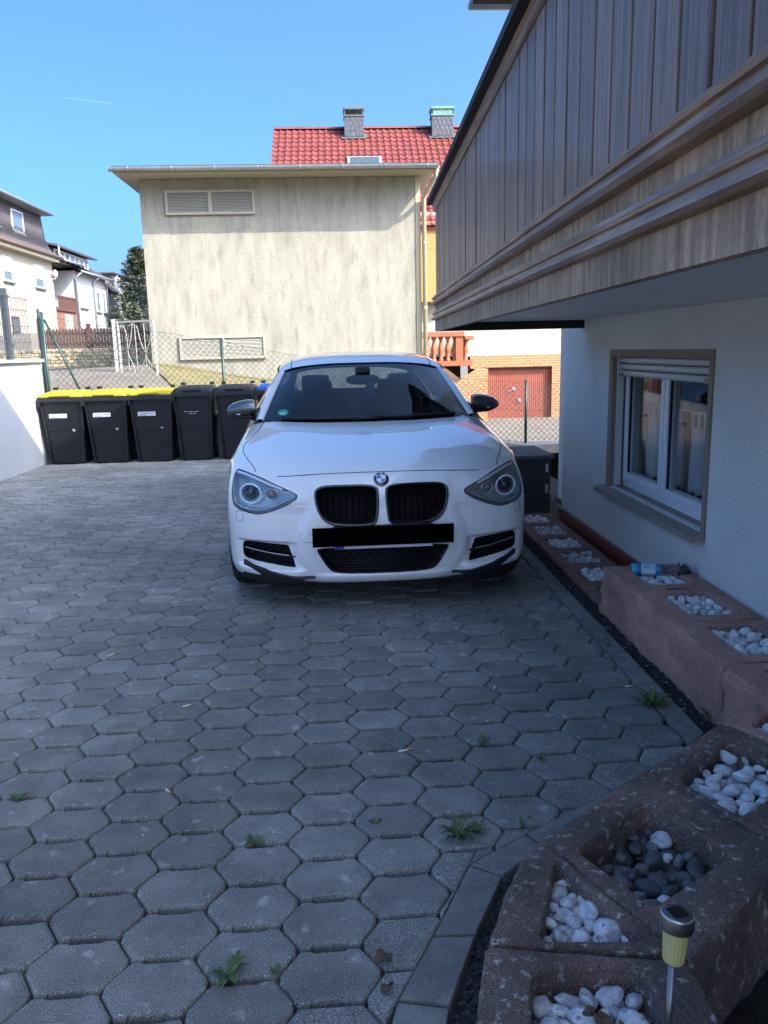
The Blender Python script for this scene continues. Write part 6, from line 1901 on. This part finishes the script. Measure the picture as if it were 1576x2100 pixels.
planter('planter_stone', 'planter stone at the right edge where the two planter rows meet', [(1.21, 2.39), (1.445, 2.002), (1.82, 2.20), (1.52, 2.64)], [(1.29, 2.36), (1.43, 2.13), (1.66, 2.26), (1.50, 2.52)], NZ, M_red, .006, 79, fill=.075)
fill_cell([(.552, 1.750), (.66, 1.548), (.905, 1.714), (.788, 1.948)], NZ - .098, (.023, .037), PD, 'dark grey pebble in the planter hollow behind the solar lamp', PG, 81, 2, PN, .13)
fill_cell([(.374, 1.442), (.625, 1.425), (.485, 1.725)], NZ - .095, (.021, .034), PN, 'white stained pebble in the triangular planter hollow', PG, 82, 3)
fill_cell([(.322, 1.16), (.56, 1.15), (.552, 1.370), (.350, 1.375), (.325, 1.29)], NZ - .085, (.024, .038), PN, 'stained pebble in the hollow at the bottom edge', PG, 83, 2)
fill_cell([(.935, 2.052), (1.012, 1.870), (1.31, 2.072), (1.162, 2.250)], NZ - .068, (.024, .040), PW, 'clean white pebble in the planter hollow with the grass tuft', PG, 84, 2)
fill_cell([(1.30, 2.36), (1.43, 2.15), (1.64, 2.27), (1.50, 2.50)], NZ - .055, (.019, .033), PW, 'white pebble in the planter at the right edge', PG, 85, 2)

o = STUFF_PEB.build('pebbles', [M_pebw, M_pebn, M_pebd], kind='stuff', fix=False); o['label'] = 'pale pebbles filling the low planter stones beside the car'; o['category'] = 'pebbles'
# ================================================================== solar lamp
M_steel = mat('brushed_steel', (.55, .54, .52), rough=.28, metal=1.0)
M_solar = mat('solar_cell', (.006, .008, .010), rough=.15)
M_lampglass = mat('yellowed_diffuser', (.62, .52, .20), rough=.45)
M_pole = mat('lamp_pole', (.22, .22, .22), rough=.3, metal=.9)
sl = thing('solar_lamp', 'small steel solar garden lamp with yellowed diffuser in the foreground planter', 'lamp', (.548, 1.215, .11), rz=.4)
sl.rotation_euler = (RAD(-3), RAD(5), .3); sl.scale = (.9, .9, 1.0)
MB().tube([(0, 0, -.05), (0, 0, .225)], .0085, 14).build('pole', M_pole, sl)
d = MB(); n = 40; rows = []
for (r, z) in ((.019, .222), (.0205, .226), (.0245, .285)):
    rows.append([((r + (.0009 if j % 2 else 0)) * math.cos(6.2832 * j / n), (r + (.0009 if j % 2 else 0)) * math.sin(6.2832 * j / n), z) for j in range(n)])
d.grid(rows, close=True, smooth=False); d.add(rows[0], [tuple(range(n))]); d.build('diffuser', M_lampglass, sl)
hd_ = MB().lathe([(.0255, .284), (.0325, .286), (.0330, .289), (.0330, .311), (.0322, .314), (.0295, .3145)], 36).build('cap_ring', M_steel, sl)
MB().lathe([(.0295, .3135), (.0290, .3150), (.001, .3150)], 32).build('cap_top', mat('cap_grey', (.06, .068, .075), rough=.4), sl)
MB().box(-.0165, .0165, -.0165, .0165, .3152, .3160).build('solar_cell', M_solar, sl)

# ================================================================== bottle and cup
M_pet = glass('clear_plastic', tint=(.80, .90, .95), base=.10)
M_lblue = mat('label_blue', (.02, .22, .50), rough=.4)
M_lwhite = mat('label_white', (.68, .72, .75), rough=.4)
bt = thing('bottle', 'clear plastic bottle with a blue and white label lying on the pebbles', 'bottle', (1.60, 4.02, HZ + .008), rz=RAD(-14))
mt = Matrix.Rotation(RAD(90), 4, 'Y')
MB().lathe([(.001, -.105), (.026, -.105), (.031, -.098), (.031, .045), (.029, .062), (.020, .085), (.012, .097), (.012, .112), (.001, .112)], 28, mtx=mt).build('body', M_pet, bt)
MB().lathe([(.0316, -.075), (.0316, -.052)], 28, mtx=mt).build('label_band', M_lblue, bt)
MB().lathe([(.0316, -.052), (.0316, .018)], 28, mtx=mt).build('label', M_lwhite, bt)
MB().lathe([(.0316, .018), (.0316, .044)], 28, mtx=mt).build('label_band', M_lblue, bt)
MB().lathe([(.031, -.103), (.0313, -.076)], 28, mtx=mt).build('blue_base', mat('blue_water_tint', (.10, .42, .62), rough=.3), bt)
MB().lathe([(.0132, .100), (.0132, .113), (.001, .114)], 16, mtx=mt).build('neck_rim', M_pet, bt)
pr = MB()    # printed strokes on the label
def on_cyl(u, a): return (u, -.0321 * math.cos(a), .0321 * math.sin(a))
for seg in ([(-.046, .1), (-.040, .9), (-.034, .3), (-.028, .95), (-.020, .25)], [(-.018, .2), (-.012, .75), (-.006, .2)], [(-.022, 1.0), (-.012, 1.1), (-.002, .95)]):
    pts = [on_cyl(u, a) for u, a in spline(seg, 6)]; pr.tube(pts, .0016, 4)
for r_ in range(7):
    a = .15 + r_ * .14; pr.tube([on_cyl(.004, a), on_cyl(.014, a)], .0008, 4)
pr.build('label_print', M_lblue, bt)
pw_ = MB()
for r_ in range(4):
    a = .25 + r_ * .22; pw_.tube([on_cyl(.023, a), on_cyl(.040, a)], .0009, 4)
pw_.build('label_text', M_lwhite, bt)
cp = thing('broken_cup', 'small dark cup-shaped plastic piece with a clear rim beside the bottle neck', 'cup', (1.745, 3.955, HZ + .010), rz=RAD(30))
mt2 = Matrix.Rotation(RAD(62), 4, 'Y') @ Matrix.Rotation(RAD(20), 4, 'X')
MB().lathe([(.001, -.030), (.012, -.030), (.016, -.012), (.026, .008), (.034, .022)], 22, mtx=mt2).build('cup', M_mblack, cp)
MB().lathe([(.034, .022), (.036, .030), (.030, .034), (.012, .036), (.001, .036)], 22, mtx=mt2).build('clear_rim', M_pet, cp)
MB().bar((-.02, 0, .02), (-.03, .01, .052), .006).build('prong', M_mblack, cp)

# ================================================================== weeds, leaves, litter
M_weed = mat('weed_leaf', (.085, .145, .034), rough=.6, col2=(.05, .09, .022), scale=25, island=.25)
M_dryleaf = mat('dry_leaf', (.13, .085, .05), rough=.9, col2=(.085, .055, .03), scale=25)
def weed(x, y, z, r, n, label, seed, upk=.35, wide=.085, lobes=True):
    n = int(n * 1.6)
    r *= .66; R = random.Random(seed); t = thing('weed', label, 'weed', (x, y, z), group='weeds in the paving joints')
    b = MB()
    for i in range(n):
        a = R.uniform(0, 6.283); L_ = r * R.uniform(.5, 1.0); h = L_ * upk * R.uniform(.5, 1.3)
        d = Vector((math.cos(a), math.sin(a), 0)); s = d.cross(Vector((0, 0, 1))); rows = []; m_ = 9
        for k in range(m_ + 1):
            u = k / m_; w_ = L_ * wide * math.sin(math.pi * min(1, u * .92 + .05)) * (1 + (.7 if (lobes and k % 2) else 0))
            p = d * L_ * u + Vector((0, 0, h * math.sin(u * 2.2))) + s * (.12 * L_ * math.sin(u * 3 + i))
            rows.append([p - s * w_, p + Vector((0, 0, -.15 * w_)), p + s * w_])
        b.grid(rows)
    b.build('leaves', M_weed, t, fix=False)
    MB().tube([(0, 0, -.03), (0, 0, .004)], .004, 6).build('root_crown', M_dryleaf, t)
    return t
weed(-.305, 1.635, .002, .085, 15, 'bright dandelion-like weed in the joint at the bottom centre-left', 1, .5)
weed(-.300, 2.150, .001, .060, 12, 'small green weed between pavers left of centre', 2)
weed(.300, 2.130, .0, .105, 22, 'straggly weed growing by the angled kerb', 3, .6, .06)
weed(.36, 2.155, .0, .075, 12, 'low weed trailing towards the planter corner', 13, .4, .06)
weed(.500, 2.165, .0, .05, 4, 'single broad-leaved seedling by the planter corner', 4, 1.2, .2, False)
weed(.47, 2.690, .0, .060, 10, 'thin weed in a joint right of the cigarette end', 5, .8, .06)
weed(.655, 2.560, .0, .055, 8, 'tiny weed in the joint near the planter edge', 6, .7)
weed(1.205, 2.960, -.01, .150, 34, 'large grassy weed at the kerb before the red planter', 7, .5, .045)
weed(1.385, 2.825, -.02, .085, 22, 'grass tuft at the foot of the red planter', 8, 1.0, .05)
weed(-1.10, 2.470, .0, .07, 14, 'weed in the joint at the left edge of the picture', 9)
weed(1.235, 3.60, .0, .06, 8, 'thin weed on the kerb beside the taller planter', 10, .9, .05)
weed(.975, 3.585, .0, .035, 5, 'single blade sprouting between pavers near the kerb', 11, 1.4, .07, False)
weed(.06, 2.225, -.002, .045, 8, 'mossy sprout in a joint at the centre', 12, .4)
weed(1.215, 2.03, NZ - .045, .06, 9, 'grass tuft among the clean white pebbles', 14, .8, .12, False)
weed(-.20, 1.645, .0, .04, 7, 'flat mossy sprig right of the dandelion-like weed', 15, .25)
weed(1.90, 6.75, -.02, .22, 26, 'grass clump at the far corner of the white house', 16, .9, .05)
# dried leaves and twigs in the planter
def leaf(x, y, z, s, label, seed):
    R = random.Random(seed); b = MB(); n = 13; rim = []
    for i in range(n):
        a = 6.283 * i / n; q = s * (.65 + .35 * abs(math.cos(a * 2.5))) * R.uniform(.85, 1.1); rim.append((q * math.cos(a) * 1.25, q * math.sin(a), .35 * s * math.sin(a * 2 + seed) + R.uniform(0, .2) * s))
    b.add(rim + [(0, 0, 0)], [(i, (i + 1) % n, n) for i in range(n)])
    put('dry_leaf', b.mesh('dry_leaf', M_dryleaf), None, label, 'leaf', loc=(x, y, z), rot=(R.uniform(-.5, .5), R.uniform(-.4, .4), R.uniform(0, 6)))
leaf(.452, 1.27, NZ - .022, .018, 'crumpled brown leaf among the pebbles at the bottom edge', 1)
leaf(.475, 1.235, NZ - .015, .016, 'second brown leaf scrap beside the lamp post', 2)
leaf(.43, 1.285, NZ - .018, .013, 'smallest brown leaf scrap among the pebbles at the bottom edge', 6)
leaf(1.155, 2.17, NZ - .030, .025, 'tan leaf scrap among the clean white pebbles', 3)
leaf(.055, 1.66, .008, .022, 'dry leaf scrap on the cut paver by the near kerb', 4)
leaf(.06, 1.57, .008, .018, 'dry scrap lower down by the near kerb', 5)
# cigarette ends
M_filter = mat('filter_paper', (.60, .32, .12), rough=.8); M_ash = mat('cigarette_paper', (.68, .66, .62), rough=.8)
def butt(x, y, rz, label, L_=.030):
    t = thing('cigarette_end', label, 'cigarette end', (x, y, .0065), rz, 'cigarette ends on the pavers')
    m4 = Matrix.Rotation(RAD(90), 4, 'Y')
    MB().lathe([(.001, -L_ / 2), (.0036, -L_ / 2), (.0036, L_ * .25)], 10, mtx=m4).build('paper', M_ash, t)
    MB().lathe([(.0037, L_ * .25), (.0037, L_ * .75), (.001, L_ * .75)], 10, mtx=m4).build('filter', M_filter, t)
butt(.184, 2.661, .3, 'orange-tipped cigarette end right of centre', .045)
butt(-.673, 3.121, .5, 'white cigarette end on the pavers left of centre', .04)
butt(-.616, 2.463, -.8, 'cigarette end in the joint on the left', .024)
butt(.608, 3.172, 1.2, 'cigarette end upright in a joint right of centre', .03)
butt(1.170, 3.124, .2, 'pinkish cigarette end beside the kerb weed', .035)
butt(-1.149, 3.739, .9, 'cigarette end farthest to the left', .035)
# pale scraps scattered on the pavers and the gravel
RQ = random.Random(77); sc_ = MB()
for i in range(120):
    if i < 40: x, y, z = RQ.uniform(1.31, 1.37), RQ.uniform(2.7, 5.2), -.012
    else:
        x, y, z = RQ.uniform(-2.0, 1.15), RQ.uniform(1.4, 5.5), .0015
        if not inside_yard(x + .05, y): continue
    r = RQ.uniform(.002, .0055); a = RQ.uniform(0, 3)
    sc_.add([(x + r * math.cos(a + q) * 1.3, y + r * math.sin(a + q), z + (.002 if q < 3 else .001)) for q in (0, 1.6, 3.1, 4.6)] + [(x, y, z + .004)], [(0, 1, 4), (1, 2, 4), (2, 3, 4), (3, 0, 4)])
o = sc_.build('stone_chips', mat('pale_chip', (.50, .49, .46), rough=.9), kind='stuff'); o['label'] = 'pale stone chips scattered over the pavers'; o['category'] = 'chips'

# thin contrail high in the sky
cm = bpy.data.materials.new('contrail_vapour'); cm.use_nodes = True
_n = cm.node_tree; _t = _n.nodes.new('ShaderNodeBsdfTransparent'); _x = _n.nodes.new('ShaderNodeMixShader'); _x.inputs[0].default_value = .06
_n.nodes['Principled BSDF'].inputs['Base Color'].default_value = (.8, .8, .8, 1)
_n.links.new(_t.outputs[0], _x.inputs[1]); _n.links.new(_n.nodes['Principled BSDF'].outputs[0], _x.inputs[2]); _n.links.new(_x.outputs[0], _n.nodes['Material Output'].inputs['Surface'])
MB().tube([(-462, 1500, 433.1), (-430, 1500, 429.2), (-400, 1500, 425.3), (-374, 1500, 422)], 1, 8, rr=[.1, .8, 1.1, .5]).build('contrail', cm, None, label='short faint white contrail in the sky at upper left', cat='contrail')
